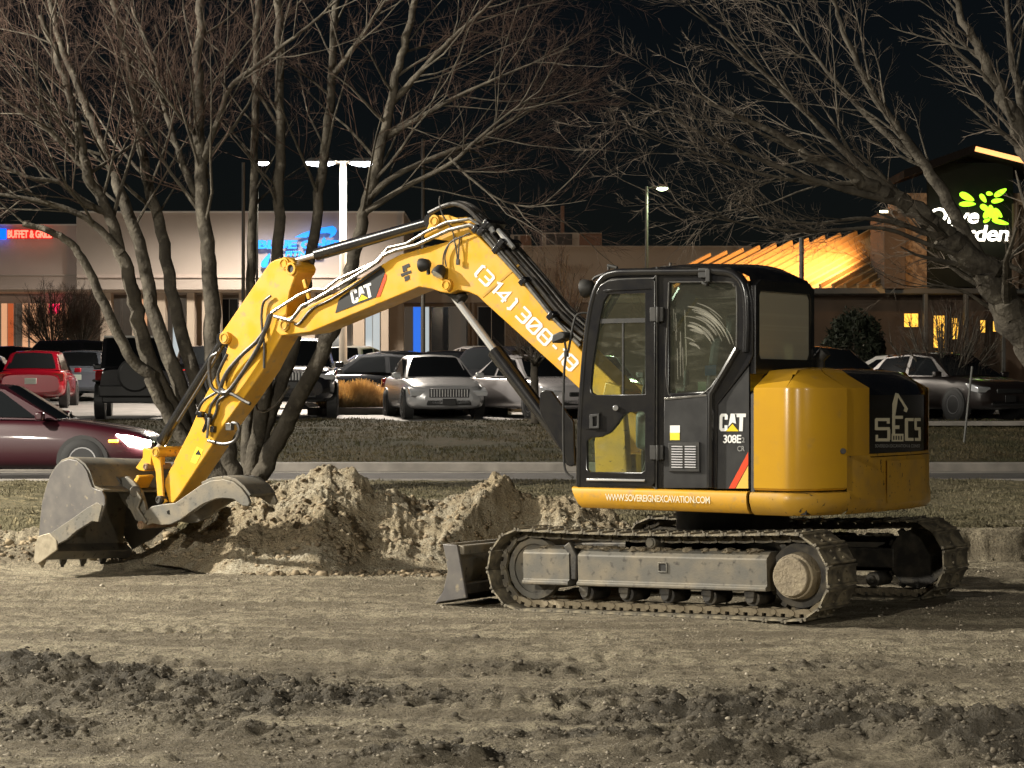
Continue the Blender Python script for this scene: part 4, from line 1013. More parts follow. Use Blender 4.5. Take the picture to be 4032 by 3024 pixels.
for yy, off in ((.02, 0), (-.06, 14), (-.14, 28), (-.22, 40)):
    pipe('pressure_hose', [(1690 + off * .2, 840 - off * .15), (1740 + off * .3, 815 - off * .1), (1790 + off * .4, 803 - off * .1), (1840 + off * .5, 822 - off * .2), (1890 + off * .6, 872 - off * .3), (1990 + off, 985 - off * .5), (2110 + off, 1120 - off * .5), (2200 + off, 1230 - off * .5), (2300 + off, 1320 - off * .5)], .022, yy, 'hose' if off != 28 else 'pipe_steel', n=8)
pipe('pipe', [(1935, 880), (1995, 945), (2080, 1045), (2200, 1180), (2330, 1300)], .020, BY - .16)
for a, b in ((1905, 905), (1925, 915), (1985, 985), (2090, 1110), (1945, 885), (2005, 960), (2200, 1245)): obj('hose_clamp', MB().box(P3(a, b, .0), (.075, .28, .05), Matrix.Rotation(R(45), 3, 'Y')), 'black_paint', boom, .006)
w = MB()
for a, b in ((1910, 868), (1960, 905), (1975, 925), (1992, 940), (1915, 880)): w.tube([P3(a, b, .06), P3(a + 30, b + 36, .06)], .022, 8)
obj('hose_fitting', w, 'chrome', boom)
w = MB()
for a, b in ((1202, 1118), (1214, 1160)): w.box(P3(a, b, BN + .02), (.035, .03, .085), Matrix.Rotation(R(20), 3, 'Y'))
obj('pipe_bracket', w, 'yellow_paint', boom, .004)

# hydraulic cylinders
def cylinder(name, p_rod, p_barrel, split, rr, rb, y, material='black_paint', boss=None):
    a = P3(*p_rod, y); b = P3(*p_barrel, y); s = a + (b - a) * split
    d = (b - a).normalized()
    w = MB(); w.tube([s - d * .02, s, b - d * .05, b], [rb * 1.18, rb * 1.18, rb, rb], 20); w.tube([s, s + d * .09], [rb * 1.16, rb * 1.16], 20)
    o = obj(name, w, material, EX, .004)
    obj('rod', MB().cyl(a, s, rr, 16), 'chrome', o)
    w = MB()
    for p in (a, b): w.cyl(p + Vector((0, -.06, 0)), p + Vector((0, .06, 0)), rb * 1.25, 18)
    obj('rod_eye', w, material, o, .004); return o
cylinder('stick_cylinder', (1122, 1038), (1705, 872), .235, .026, .050, BY)
bc = cylinder('boom_cylinder', (1757, 1124), (2262, 1800), .40, .036, .062, BY)
w = MB(); w.prism(MLp([(2130, 1545), (2150, 1535), (2175, 1540), (2262, 1660), (2268, 1830), (2250, 1838), (2135, 1640), (2128, 1600)], BY + .08), BY + .07, BY + .10); obj('cylinder_guard', w, 'black_paint', bc, .008)
obj('boot', MB().tube(pl([(1762, 1126), (1790, 1145), (1822, 1180)], BY), [.075, .07, .06], 14), 'black_matte', bc)
bk = cylinder('bucket_cylinder', (612, 1780), (884, 1335), .10, .026, .046, BY)
w = MB(); w.tube(pl([(612, 1782), (655, 1712)], BY), .027, 12); obj('rod', w, 'chrome', bk)
pipe('pipe', [(870, 1370), (800, 1500), (700, 1660)], .014, BY + .06, 'hose', bk)

# swing post at the foot of the boom
w = MB(); fx, fz = ML(2425, 1560, BN); sw_ = [(.90, .84), (fx + .14, .84), (fx + .16, 1.3), (fx + .05, fz + .12), (fx - .10, fz + .08), (.92, 1.35)]; w.prism(sw_, BY - .24, BY - .16); w.prism(sw_, BY + .16, BY + .24)
w.cyl((1.0, BY, .80), (1.0, BY, 1.2), .12, 20); obj('swing_post', w, 'yellow_worn', EX, .01)

# ---- stick
SN = BY + .125
stick_pts = [(1060, 1036), (1080, 1024), (1120, 1012), (1150, 1022), (1170, 1046), (1172, 1070), (1160, 1095), (1140, 1150), (1128, 1230), (1122, 1300), (1072, 1385), (1035, 1458), (952, 1578), (862, 1700), (835, 1755), (705, 1952), (682, 1982), (664, 1978), (648, 1912), (650, 1885), (745, 1700), (800, 1572), (845, 1490), (886, 1400), (898, 1360), (868, 1316)]
sl_ = MLp(stick_pts, SN)
stick = obj('stick', MB().prism(sl_, BY - .125, SN), 'yellow_paint', EX, .010)
m = MB(); q = MLp([(750, 1818), (775, 1758), (800, 1772), (772, 1826)], SN + .003); m.add([(a, SN + .003, b) for a, b in q], [(0, 1, 2, 3)]); wl_ = obj('warning_label', m, 'label_yellow', stick)
m = MB(); q = MLp([(768, 1790), (782, 1770), (792, 1792)], SN + .004); m.add([(a, SN + .004, b) for a, b in q], [(0, 1, 2)]); obj('warning_mark', m, 'black_decal', wl_)
m = MB(); q = MLp([(764, 1788), (785, 1765), (797, 1794)], SN + .0035); m.add([(a, SN + .0035, b) for a, b in q], [(0, 1, 2)]); obj('warning_mark', m, 'yellow_decal', wl_)
pin(1116, 1038, BY - .16, SN + .02, .058, 'yellow_paint', stick)
pin(1143, 1058, BY - .14, SN + .035, .060, 'yellow_paint', stick, 'bushing', True)
obj('bushing_bore', MB().cyl((*ML(1143, 1058, SN + .03)[:1], SN - .02, ML(1143, 1058, SN + .03)[1]), (*ML(1143, 1058, SN + .03)[:1], SN + .02, ML(1143, 1058, SN + .03)[1]), .037, 18), 'black_matte', stick)
pin(882, 1330, BY - .15, SN + .05, .060, 'yellow_paint', stick)
pipe('stick_hose', [(1068, 1235), (1050, 1290), (1010, 1345), (950, 1400), (895, 1465), (868, 1530), (880, 1545), (905, 1535), (960, 1460), (1015, 1370), (1040, 1310), (1062, 1240)], .021, SN + .05, 'hose', stick)
pipe('stick_hose', [(1066, 1165), (1038, 1190), (1030, 1240), (1032, 1290), (1040, 1360), (1040, 1450)], .012, SN + .03, 'hose', stick)
pipe('stick_hose', [(858, 1390), (830, 1410), (824, 1470), (836, 1525), (870, 1548), (900, 1545), (960, 1578), (985, 1590)], .018, SN + .04, 'hose', stick)
pipe('stick_hose', [(895, 1395), (870, 1445), (858, 1480), (865, 1520), (890, 1545)], .016, SN + .05, 'hose', stick)
pipe('stick_hose', [(860, 1540), (800, 1580), (775, 1630)], .014, SN + .04, 'hose', stick)
pipe('stick_hose', [(870, 1545), (835, 1590), (822, 1640)], .014, SN + .04, 'hose', stick)
pipe('stick_hose', [(900, 1550), (860, 1580), (848, 1630), (800, 1700)], .014, SN + .03, 'hose', stick)
pipe('stick_hose', [(820, 1735), (880, 1748), (925, 1735), (942, 1700), (935, 1670), (915, 1665)], .017, SN + .04, 'hose', stick)
pipe('stick_hose', [(1035, 1500), (1010, 1600), (1040, 1620), (1090, 1590), (1140, 1520)], .012, BY - .2, 'hose', stick)
w = MB(); w.box(P3(792, 1632, SN + .04), (.06, .06, .06)); w.box(P3(820, 1650, SN + .04), (.035, .07, .11)); w.box(P3(840, 1690, SN + .02), (.05, .05, .06)); w.cyl(P3(800, 1700, SN + .05), P3(815, 1660, SN + .05), .018, 8)
obj('valve_block', w, 'black_paint', stick, .006)
w = MB(); w.cyl(P3(824, 1645, SN + .08), P3(815, 1725, SN + .08), .014, 8); w.cyl(P3(820, 1735, SN + .05), P3(850, 1742, SN + .05), .018, 8); w.box(P3(905, 1680, SN + .02), (.07, .05, .07)); obj('coupling', w, 'pipe_steel', stick, .004)

# ---- linkage, bucket, thumb
lky = BY + .17
w = MB(); w.prism(MLp([(610, 1760), (625, 1772), (636, 1850), (642, 1958), (656, 1975), (640, 1985), (620, 1970), (612, 1860), (596, 1800), (590, 1775)], lky), lky - .03, lky); w.prism([(p[0], p[1]) for p in MLp([(610, 1760), (625, 1772), (636, 1850), (642, 1958), (656, 1975), (640, 1985), (620, 1970), (612, 1860), (596, 1800), (590, 1775)], lky)], BY - .20, BY - .17)
lkg = obj('bucket_linkage', w, 'yellow_paint', EX, .006)
w = MB(); w.prism(MLp([(590, 1760), (625, 1770), (622, 1830), (595, 1855), (575, 1850), (562, 1840), (590, 1800)], BY), BY - .10, BY + .10); w.prism(MLp([(560, 1905), (585, 1868), (595, 1875), (570, 1922)], BY), BY - .05, BY + .16); obj('power_link', w, 'yellow_paint', lkg, .006)
pin(612, 1780, BY - .22, lky + .035, .052, 'yellow_worn', lkg)
pin(624, 1968, BY - .22, lky + .04, .040, 'dark_steel', lkg)
pin(572, 1838, BY - .2, BY + .14, .034, 'rust', lkg)
# bucket: near cheek traced at y = .5
BW = .60; BC = BY
def BK(px, py): return ML(px, py, BC + BW)
cheek_px = [(152, 2115), (158, 2045), (165, 1980), (178, 1930), (195, 1880), (215, 1845), (240, 1818), (270, 1807), (300, 1813), (325, 1832), (342, 1858), (352, 1890), (362, 1918), (380, 1928), (400, 1932), (412, 1955), (413, 1985), (390, 2055), (365, 2052), (305, 2090), (265, 2125), (225, 2145), (185, 2170)]
ck = [BK(*p) for p in cheek_px]
ROLL = .045
def rollb(m, yref=BC + BW):
    m.v = [(v[0], v[1], v[2] - ROLL * (yref - v[1])) for v in m.v]; return m
bucket = obj('bucket', rollb(MB().prism(ck, BC + BW - .025, BC + BW)), 'bucket_steel', EX, .005)
obj('cheek_plate', rollb(MB().prism(ck, BC - BW, BC - BW + .025)), 'bucket_steel', bucket, .005)
wrap_px = [(152, 2150), (152, 2115), (158, 2045), (165, 1980), (178, 1930), (195, 1880), (215, 1845), (240, 1818), (270, 1807), (300, 1813), (325, 1832), (342, 1858), (352, 1890), (362, 1918), (380, 1930), (400, 1936)]
wr = [BK(*p) for p in wrap_px]
def inner(pts, t):
    out = []
    for i, p in enumerate(pts):
        a = Vector(pts[max(i - 1, 0)]); b = Vector(pts[min(i + 1, len(pts) - 1)]); d = (b - a).normalized(); out.append((p[0] - d.y * t, p[1] + d.x * t))
    return out
w = MB(); inn = inner(wr, -.022)
w.prism(wr + inn[::-1], BC - BW + .02, BC + BW - .02); obj('wrapper', rollb(w), 'muddy_steel', bucket, .003)
w = MB(); w.prism(MLp([(150, 2112), (192, 2098), (222, 2128), (225, 2165), (148, 2222), (134, 2215), (138, 2145)], BC + BW + .02), BC + BW, BC + BW + .022); obj('side_cutter', rollb(w), 'worn_edge', bucket, .005)
w = MB(); w.prism([BK(*p) for p in ((182, 2112), (290, 2040), (345, 2000), (385, 1978), (405, 1990), (390, 2055), (365, 2052), (305, 2090), (265, 2125), (225, 2145))], BC + BW, BC + BW + .012); obj('edge_plate', rollb(w), 'muddy_steel', bucket, .004)
w = MB(); w.prism([BK(*p) for p in ((150, 2140), (182, 2172), (165, 2205), (142, 2200))], BC - BW, BC + BW); obj('cutting_edge', rollb(w), 'muddy_steel', bucket, .004)
tx0, tz0 = BK(150, 2190)
for k in range(5):
    y = BC + BW - .05 - k * (2 * BW - .10) / 4
    w = MB(); w.prism([(tx0 + .03, tz0 + .06), (tx0 - .05, tz0 + .07), (tx0 - .045, tz0 - .02), (tx0 - .005, tz0 - .095), (tx0 + .015, tz0 - .02)], y - .038, y + .038); w.prism([(tx0 - .01, tz0 - .06), (tx0 + .012, tz0 - .06), (tx0 + .005, tz0 - .115), (tx0 - .008, tz0 - .115)], y - .022, y + .022)
    obj('bucket_tooth', rollb(w), 'dark_steel' if k else 'worn_edge', bucket, .006)
for s in (.17, -.17):
    w = MB(); w.prism(MLp([(420, 1885), (430, 1868), (455, 1862), (475, 1882), (505, 1875), (530, 1895), (560, 1935), (575, 1985), (580, 2010), (560, 2045), (540, 2050), (520, 2010), (495, 1985), (470, 1940), (440, 1925)], BC + s), BC + s - .022, BC + s + .022); obj('bucket_ear', w, 'muddy_steel', bucket, .008)
w = MB(); w.cyl(P3(452, 1900, BC + .26), P3(452, 1900, BC - .26), .062, 20); w.cyl(P3(532, 1935, BC + .24), P3(532, 1935, BC - .24), .055, 20); obj('bucket_pin', w, 'dark_steel', bucket, .006)
thumb_px = [(545, 2085), (538, 2068), (545, 2050), (560, 2045), (575, 2010), (600, 1993), (640, 1985), (690, 1980), (740, 1945), (790, 1910), (830, 1892), (880, 1886), (920, 1897), (950, 1922), (975, 1955), (985, 1980), (978, 1994), (955, 1992), (938, 1978), (918, 1965), (880, 1962), (850, 1965), (800, 1985), (755, 2015), (710, 2048), (670, 2066), (635, 2068), (600, 2060), (578, 2068), (565, 2085)]
tq = MLp(thumb_px, BC + .20)
thumb = obj('thumb', MB().prism(tq, BC + .17, BC + .205), 'muddy_steel', EX, .008)
obj('thumb_tine', MB().prism(tq, BC - .205, BC - .17), 'muddy_steel', thumb, .008)
w = MB()
for i, j in ((8, 13), ):
    pass
top = tq[9:15]; w.prism(top + inner(top, -.03)[::-1], BC - .18, BC + .18); obj('thumb_web', w, 'muddy_steel', thumb, .004)
w = MB(); w.prism(MLp([(545, 2000), (560, 1960), (540, 1930), (515, 1925), (530, 1990), (545, 2050), (560, 2075), (580, 2055)], BC + .22), BC + .205, BC + .235); obj('thumb_link', w, 'muddy_steel', thumb, .008)
pin(552, 2067, BC - .24, BC + .255, .040, 'rust', thumb, 'pin')
obj('bolt_hole', MB().cyl(P3(666, 2017, BC + .206), P3(666, 2017, BC + .208), .022, 16), 'black_matte', thumb)

# ------------------------------------------------------------------ buildings across the lot
mat('stucco_pale', (0.60, 0.51, 0.46), 0.9, 0, col2=(0.55, 0.465, 0.42), nscale=.6, bump=(25, 0.25, 0.02))
mat('stucco_warm', (0.51, 0.45, 0.405), 0.9, 0, col2=(0.47, 0.415, 0.37), nscale=.6, bump=(25, 0.25, 0.02))
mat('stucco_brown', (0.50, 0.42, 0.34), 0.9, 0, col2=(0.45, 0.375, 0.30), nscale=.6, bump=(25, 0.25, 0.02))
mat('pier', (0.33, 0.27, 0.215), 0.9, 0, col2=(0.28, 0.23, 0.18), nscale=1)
mat('dark_glass', (0.02, 0.022, 0.026), 0.08, 0, spec=0.6)
mat('lit_warm', (0.5, 0.32, 0.2), 0.6, emit=(1.0, 0.50, 0.26), estr=0.28)
mat('lit_orange', (0.5, 0.15, 0.05), 0.6, emit=(1.0, 0.20, 0.06), estr=0.16)
mat('lit_cool', (0.5, 0.5, 0.5), 0.6, emit=(0.62, 0.70, 0.72), estr=0.30)
mat('lit_blue', (0.03, 0.12, 0.5), 0.6, emit=(0.03, 0.16, 0.75), estr=0.45)
mat('lit_dim', (0.10, 0.09, 0.08), 0.5, emit=(0.45, 0.36, 0.27), estr=0.04)
mat('white_frame', (0.62, 0.60, 0.56), 0.6)
mat('sign_blue', (0.0, 0.25, 0.6), 0.5, emit=(0.0, 0.20, 1.0), estr=0.62)
mat('sign_blue_edge', (0.0, 0.03, 0.3), 0.5, emit=(0.0, 0.02, 0.45), estr=0.5)
mat('sign_red', (0.6, 0.03, 0.02), 0.5, emit=(1.0, 0.16, 0.10), estr=1.2)
mat('sign_deep_blue', (0.0, 0.05, 0.6), 0.5, emit=(0.0, 0.10, 1.0), estr=0.9)
mat('sign_white', (0.8, 0.8, 0.75), 0.5, emit=(1.0, 0.93, 0.78), estr=2.0)
mat('sign_green', (0.2, 0.6, 0.02), 0.5, emit=(0.34, 0.85, 0.02), estr=1.0)
mat('neon_red', (0.6, 0.02, 0.08), 0.5, emit=(1.0, 0.02, 0.10), estr=1.2)
mat('hvac', (0.42, 0.38, 0.33), 0.6, 0.2, col2=(0.34, 0.30, 0.26), nscale=2)
mat('hvac_brown', (0.22, 0.12, 0.08), 0.7, 0)
mat('hvac_grille', (0.05, 0.05, 0.05), 0.7, 0)
mat('roof_metal', (0.34, 0.21, 0.09), 0.6, 0.0, col2=(0.28, 0.17, 0.07), nscale=1)
mat('restaurant_wall', (0.075, 0.05, 0.032), 0.9, 0, col2=(0.055, 0.038, 0.025), nscale=1.5)
mat('stone_wall', (0.22, 0.15, 0.09), 0.9, 0, col2=(0.11, 0.07, 0.04), nscale=6, ncon=(.42, .58), bump=(10, .8, .04))
mat('tower_green', (0.010, 0.011, 0.008), 0.9, 0, col2=(0.007, 0.008, 0.006), nscale=2, spec=.1)
mat('gable_dark', (0.008, 0.006, 0.005), 0.8, spec=.1)
mat('eave_glow', (0.6, 0.3, 0.1), 0.6, emit=(1.0, 0.42, 0.14), estr=0.8)  # light on the eave put into emission, no fixture here
mat('lamp_pole_paint', (0.50, 0.44, 0.36), 0.6)
mat('lamp_dark', (0.045, 0.045, 0.04), 0.5)
mat('lamp_on', (0.9, 0.9, 1.0), 0.4, emit=(0.85, 0.90, 1.0), estr=14.0)
mat('lamp_on_green', (0.9, 0.9, 0.7), 0.4, emit=(0.85, 1.0, 0.62), estr=5.0)

def zy(py, Y): return CH - (py - HY) / F * Y
def slab(name, px0, px1, py0, py1, Y, depth, material, parent, bevel=.01, z0=None, z1=None):
    x0, x1 = XG(px0, Y), XG(px1, Y); za = zy(py1, Y) if z0 is None else z0; zb = zy(py0, Y) if z1 is None else z1
    return obj(name, MB().box(((x0 + x1) / 2, Y + depth / 2, (za + zb) / 2), (abs(x1 - x0), depth, zb - za)), material, parent, bevel)
def tri(name, polys, Y, material, parent, depth=.06):
    """flat shapes cut from sheet, facing the camera's side, thickness depth"""
    m = MB()
    for p in polys:
        n = len(p); q = [(XG(a, Y), zy(b, Y)) for a, b in p]
        m.prism(q, Y, Y + depth)
    return obj(name, m, material, parent, smooth=0)
def sign_text(name, txt, px0, px1, py0, py1, Y, material, parent, bold=.03, slant=0, drop=0, depth=.05, edge=None):
    vs, fs = text_poly(txt, bold, .95)
    def pt(a, b): return (XG(px0 + a * (px1 - px0) + slant * b, Y), zy(py1 + (py0 - py1) * b + drop * a, Y))
    m = MB(); n = len(vs)
    m.add([(pt(a, b)[0], Y, pt(a, b)[1]) for a, b in vs], fs)
    o = obj(name, m, material, parent, smooth=0)
    md = o.modifiers.new('depth', 'SOLIDIFY'); md.thickness = depth; md.offset = 0
    return o

# --- pale store block with the fitness sign
YB = 90.0; GZ = LOTZ(YB) - .1
bA = empty('store_building', (0, 0, 0)); tag(bA, 'long pale stucco store building with a glowing blue gym sign', 'building')
slab('wall', 301, 1590, 836, 1140, YB, 9, 'stucco_warm', bA)
slab('parapet_cap', 298, 1593, 831, 838, YB - .08, 9.2, 'white_frame', bA)
slab('wall_band', 301, 1590, 1082, 1094, YB - .10, .12, 'stucco_pale', bA)
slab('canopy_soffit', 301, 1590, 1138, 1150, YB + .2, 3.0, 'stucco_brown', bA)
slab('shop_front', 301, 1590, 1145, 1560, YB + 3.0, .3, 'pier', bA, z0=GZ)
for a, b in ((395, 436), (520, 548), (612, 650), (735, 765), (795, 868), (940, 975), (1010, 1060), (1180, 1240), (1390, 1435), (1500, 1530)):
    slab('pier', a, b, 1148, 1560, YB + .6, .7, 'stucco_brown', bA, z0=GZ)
def window(parent, px0, px1, py0, py1, Y, mats, n=2, frame='white_frame', fw=3):
    w_ = slab('window', px0, px1, py0, py1, Y, .06, frame, parent, .005)
    for k in range(n):
        a = px0 + fw + (px1 - px0 - fw) * k / n; b = px0 + (px1 - px0 - fw) * (k + 1) / n
        slab('pane', a, b, py0 + fw, py1 - fw, Y - .015, .02, mats[k % len(mats)], w_, 0)
    return w_
for a, b, mt, n in ((440, 520, ['lit_dim'], 2), (550, 610, ['lit_warm', 'lit_dim'], 2), (652, 733, ['lit_dim', 'lit_cool'], 3), (868, 938, ['dark_glass'], 2), (1062, 1178, ['dark_glass', 'lit_dim'], 3), (1242, 1388, ['lit_dim', 'dark_glass'], 3), (1436, 1498, ['lit_cool'], 2)):
    window(bA, a, b, 1175, 1440, YB + 2.9, mt, n)
gs = empty('gym_sign', (XG(1180, YB), YB - .3, zy(980, YB))); tag(gs, 'glowing blue gym sign with swoosh, high on the pale wall', 'sign')
def on(parent, o):
    o.parent = parent; o.matrix_parent_inverse = parent.matrix_world.inverted() if False else Matrix.Translation(-parent.location); return o
YS2 = YB - .35
on(gs, sign_text('lettering', 'BLUE CHIP', 1012, 1336, 945, 980, YS2, 'sign_blue', None, .05, 4))
on(gs, sign_text('lettering', 'FITNESS', 1122, 1262, 988, 1010, YS2, 'sign_blue', None, .04, 4))
on(gs, tri('swoosh', [[(1160, 934), (1190, 918), (1218, 909), (1260, 898), (1310, 889), (1322, 897), (1326, 910), (1318, 925), (1300, 937), (1296, 934), (1302, 924), (1300, 919), (1285, 917), (1255, 920), (1216, 930), (1205, 936)]], YS2, 'sign_blue', None))
on(gs, tri('swoosh', [[(1062, 996), (1045, 1012), (1030, 1030), (1026, 1044), (1034, 1054), (1048, 1052), (1055, 1042), (1056, 1034), (1060, 1020), (1064, 1010)]], YS2, 'sign_blue', None))
on(gs, tri('flame', [[(1276, 931), (1284, 945), (1284, 955), (1268, 956), (1266, 946)]], YS2 - .02, 'sign_blue', None))
# --- lower wing with the buffet
bW = empty('buffet_building', (0, 0, 0)); tag(bW, 'lower pinkish store wing with bright windows under a red buffet sign', 'building')
slab('wall', -700, 300.5, 886, 1140, YB + .5, 8, 'stucco_pale', bW)
slab('parapet_cap', -700, 300, 882, 888, YB + .42, 8.1, 'white_frame', bW)
slab('wall_band', -700, 300.5, 1080, 1086, YB + .42, .1, 'stucco_warm', bW)
slab('canopy_soffit', -700, 300.5, 1138, 1148, YB + .7, 2.6, 'stucco_brown', bW)
slab('shop_front', -700, 300.5, 1145, 1560, YB + 3.0, .3, 'stucco_pale', bW, z0=GZ)
for a, b, mt in ((-120, -4, ['lit_warm']), (2, 56, ['lit_warm', 'lit_orange']), (62, 112, ['lit_dim', 'lit_warm']), (116, 250, ['lit_warm']), (254, 296, ['lit_warm', 'lit_dim'])):
    window(bW, a, b, 1192, 1440, YB + 2.9, mt, 2)
bs = empty('buffet_sign', (XG(100, YB), YB, zy(925, YB))); tag(bs, 'red and blue glowing buffet sign on the lower wing', 'sign')
on(bs, sign_text('lettering', 'BUFFET & GRILL', 30, 203, 906, 937, YB + .2, 'sign_red', None, .03))
on(bs, slab('backing', 27, 206, 903, 940, YB + .3, .1, mat('sign_red_back', (0.3, 0.01, 0.01), 0.6, emit=(0.55, 0.01, 0.008), estr=.35), None))
on(bs, slab('panel', -30, 24, 900, 942, YB + .2, .1, 'sign_deep_blue', None))
nn = slab('neon_window_sign', 192, 236, 1196, 1234, YB - .6 + 3.2, .05, 'neon_red', None, .1); tag(nn, 'small red neon sign glowing behind the round bare trees', 'sign')
# --- lower brown block behind the boom
YC = 101.0; GZ2 = LOTZ(YC) - .1
bC = empty('shop_block', (0, 0, 0)); tag(bC, 'dim brown flat-roofed shop block behind the boom', 'building')
slab('wall', 1560, 2960, 972, 1192, YC, 9, 'stucco_brown', bC)
slab('parapet_cap', 1560, 2960, 968, 973, YC - .06, 9.1, 'stucco_brown', bC)
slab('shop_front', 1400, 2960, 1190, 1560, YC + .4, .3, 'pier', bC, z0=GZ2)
for a, b, mt, n in ((1592, 1692, ['lit_dim', 'lit_blue', 'lit_cool'], 3), (1696, 1838, ['dark_glass', 'lit_dim'], 2), (1880, 1990, ['dark_glass'], 2)):
    window(bC, a, b, 1206, 1440, YC + .3, mt, n)
for a, b in ((1842, 1850), (1858, 1866), (1540, 1560)): slab('post', a, b, 1192, 1560, YC - .8, .3, 'pier', bC, z0=GZ2)
def hvac(name, label, px0, px1, py0, py1, split):
    r = empty(name, (XG((px0 + px1) / 2, YC + 3), YC + 3, zy(972, YC + 3))); tag(r, label, 'roof unit', 'rooftop units')
    Yh = YC + 3
    on(r, slab('casing', px0, px1, py0, py1 + 10, Yh, 1.6, 'hvac', None)); on(r, slab('coil_panel', px0 + 14, px0 + (px1 - px0) * split, py0 + 5, py1 - 2, Yh - .04, .06, 'hvac_grille', None)); on(r, slab('brown_panel', px0 + (px1 - px0) * (split + .12), px1 - 1, py0 + 3, py1, Yh - .05, .06, 'hvac_brown', None))
hvac('rooftop_unit', 'large rooftop air unit with a dark coil and pale strip', 2136, 2370, 916, 966, .50)
hvac('rooftop_unit', 'small brownish rooftop air unit right behind the boom pipes', 2010, 2092, 924, 966, .35)
tag(slab('roof_vent_pipe', 2208, 2222, 810, 968, YC + 4, .2, 'hvac_brown', None), 'thin dim vent pipe rising from the shop block roof', 'pipe')

# --- restaurant on the right with a lit metal roof
rs = empty('restaurant', (0, 0, 0)); tag(rs, 'dark brown restaurant with a golden lit ribbed metal roof', 'building')
YR = 62.0; GZ3 = LOTZ(YR) - .1
slab('wall', 2700, 4300, 1150, 1560, YR + 1.2, .4, 'restaurant_wall', rs, z0=GZ3)
slab('eave_fascia', 2690, 4300, 1134, 1156, YR + .1, 1.3, 'lamp_dark', rs)
# sloping roof
E0, E1 = U(2560, 1134, 64.5), U(3484, 1134, YR); R1, R0 = U(3484, 905, 67.5), U(2700, 1050, 71.0)
nrm = (E1 - E0).cross(R1 - E1).normalized()
if nrm.y > 0: nrm = -nrm
m = MB(); m.add([E0, E1, R1, R0] + [p - nrm * .15 for p in (E0, E1, R1, R0)], [(0, 1, 2, 3), (7, 6, 5, 4), (0, 4, 5, 1), (1, 5, 6, 2), (2, 6, 7, 3), (3, 7, 4, 0)]); roof_o = obj('roof', m, 'roof_metal', rs, smooth=0)
def hit(px, py):
    o_ = Vector((0, 0, CH)); d_ = U(px, py, 1.0) - o_; return o_ + d_ * ((E0 - o_).dot(nrm) / d_.dot(nrm))
up = (hit(3330, 985) - hit(3060, 1134)).normalized()
def on_roof(p, d):
    """length along d (in the roof plane) until the top edge"""
    e = (R1 - R0); 
    # solve p + d s on line R0 + e t (in plane) using image-plane-free least squares
    A = np.array([[d.x, -e.x], [d.z, -e.z]]); b_ = np.array([(R0 - p).x, (R0 - p).z]); s, t = np.linalg.solve(A, b_); return s, t
for k in range(26):
    p = E0 + (E1 - E0) * (k / 19.0 - .32); s, t = on_roof(p, up)
    if t > 1.0:      # runs into the tower first
        s = (E1.x - p.x) / up.x
    if s <= 0.05 or (k / 19.0 - .32 < 0 and t < 0): continue
    q = p + up * s; w = MB(); a = p + nrm * .02; b = q + nrm * .02
    w.box((a + b) / 2, ((b - a).length, .07, .20), (b - a).to_track_quat('X', 'Z').to_matrix()); obj('roof_rib', w, 'roof_metal', roof_o, smooth=0)
# tower with the sign
slab('tower_pillar', 3482, 3566, 828, 1136, YR - .2, 2.4, 'restaurant_wall', rs)
slab('tower_wall', 3566, 4300, 760, 1136, YR + .2, 3, 'stone_wall', rs)
slab('sign_board', 3655, 3990, 640, 1130, YR - .02, .25, 'tower_green', rs)
slab('tower_pillar', 3990, 4012, 800, 1136, YR - .2, 1, 'restaurant_wall', rs)
m = MB(); a0, a1, a2 = U(3560, 700, YR - .9), U(3840, 600, YR - .9), U(4200, 690, YR - .9)
for p, q in ((a0, a1), (a1, a2)):
    m.add([p, q, q + Vector((0, 3, 0)), p + Vector((0, 3, 0)), p + Vector((0, 0, .22)), q + Vector((0, 0, .22)), q + Vector((0, 3, .22)), p + Vector((0, 3, .22))], [(0, 1, 2, 3), (4, 7, 6, 5), (0, 4, 5, 1), (1, 5, 6, 2), (2, 6, 7, 3), (3, 7, 4, 0)])
gab = obj('gable_roof', m, 'gable_dark', rs, smooth=0)
w = MB(); w.tube([a1 + Vector((0, -.02, .1)), a2 + Vector((0, -.02, .1))], .07, 4); obj('eave_glow', w, 'eave_glow', gab, smooth=0)  # added glowing strip in place of the lit soffit edge
for a, b, c, d in ((3558, 3618, 1232, 1290), (3674, 3722, 1240, 1372), (3746, 3776, 1250, 1338), (3858, 3882, 1258, 1312), (3908, 3932, 1262, 1308), (3960, 3985, 1265, 1305)):
    window(rs, a, b, c, d, YR + 1.1, ['lit_amber'] if 'lit_amber' in MATS else [mat('lit_amber', (.6, .35, .05), .6, emit=(1.0, .50, .06), estr=.75).name], 1 if b - a < 40 else 2, 'restaurant_wall')
for a in (3640, 3800, 3946): slab('porch_post', a, a + 14, 1156, 1560, YR - .3, .3, 'lamp_dark', rs, z0=GZ3)
sg = empty('restaurant_sign', (XG(3820, YR), YR - .3, zy(880, YR))); tag(sg, 'glowing white script restaurant sign with green leaves behind bare limbs', 'sign')
YG = YR - .3
on(sg, sign_text('lettering', 'Olive', 3650, 3850, 818, 880, YG, 'sign_white', None, .012, 12))
on(sg, sign_text('lettering', 'Garden', 3690, 3968, 886, 950, YG, 'sign_white', None, .012, 12))
def leaf(cx_, cy_, ln, wd, ang):
    a = R(ang); out = []
    for k in range(12):
        t = 2 * math.pi * k / 12; x = math.cos(t) * ln; y = math.sin(t) * wd * (1 - .25 * math.cos(t)); out.append((cx_ + x * math.cos(a) - y * math.sin(a), cy_ + x * math.sin(a) + y * math.cos(a)))
    return out
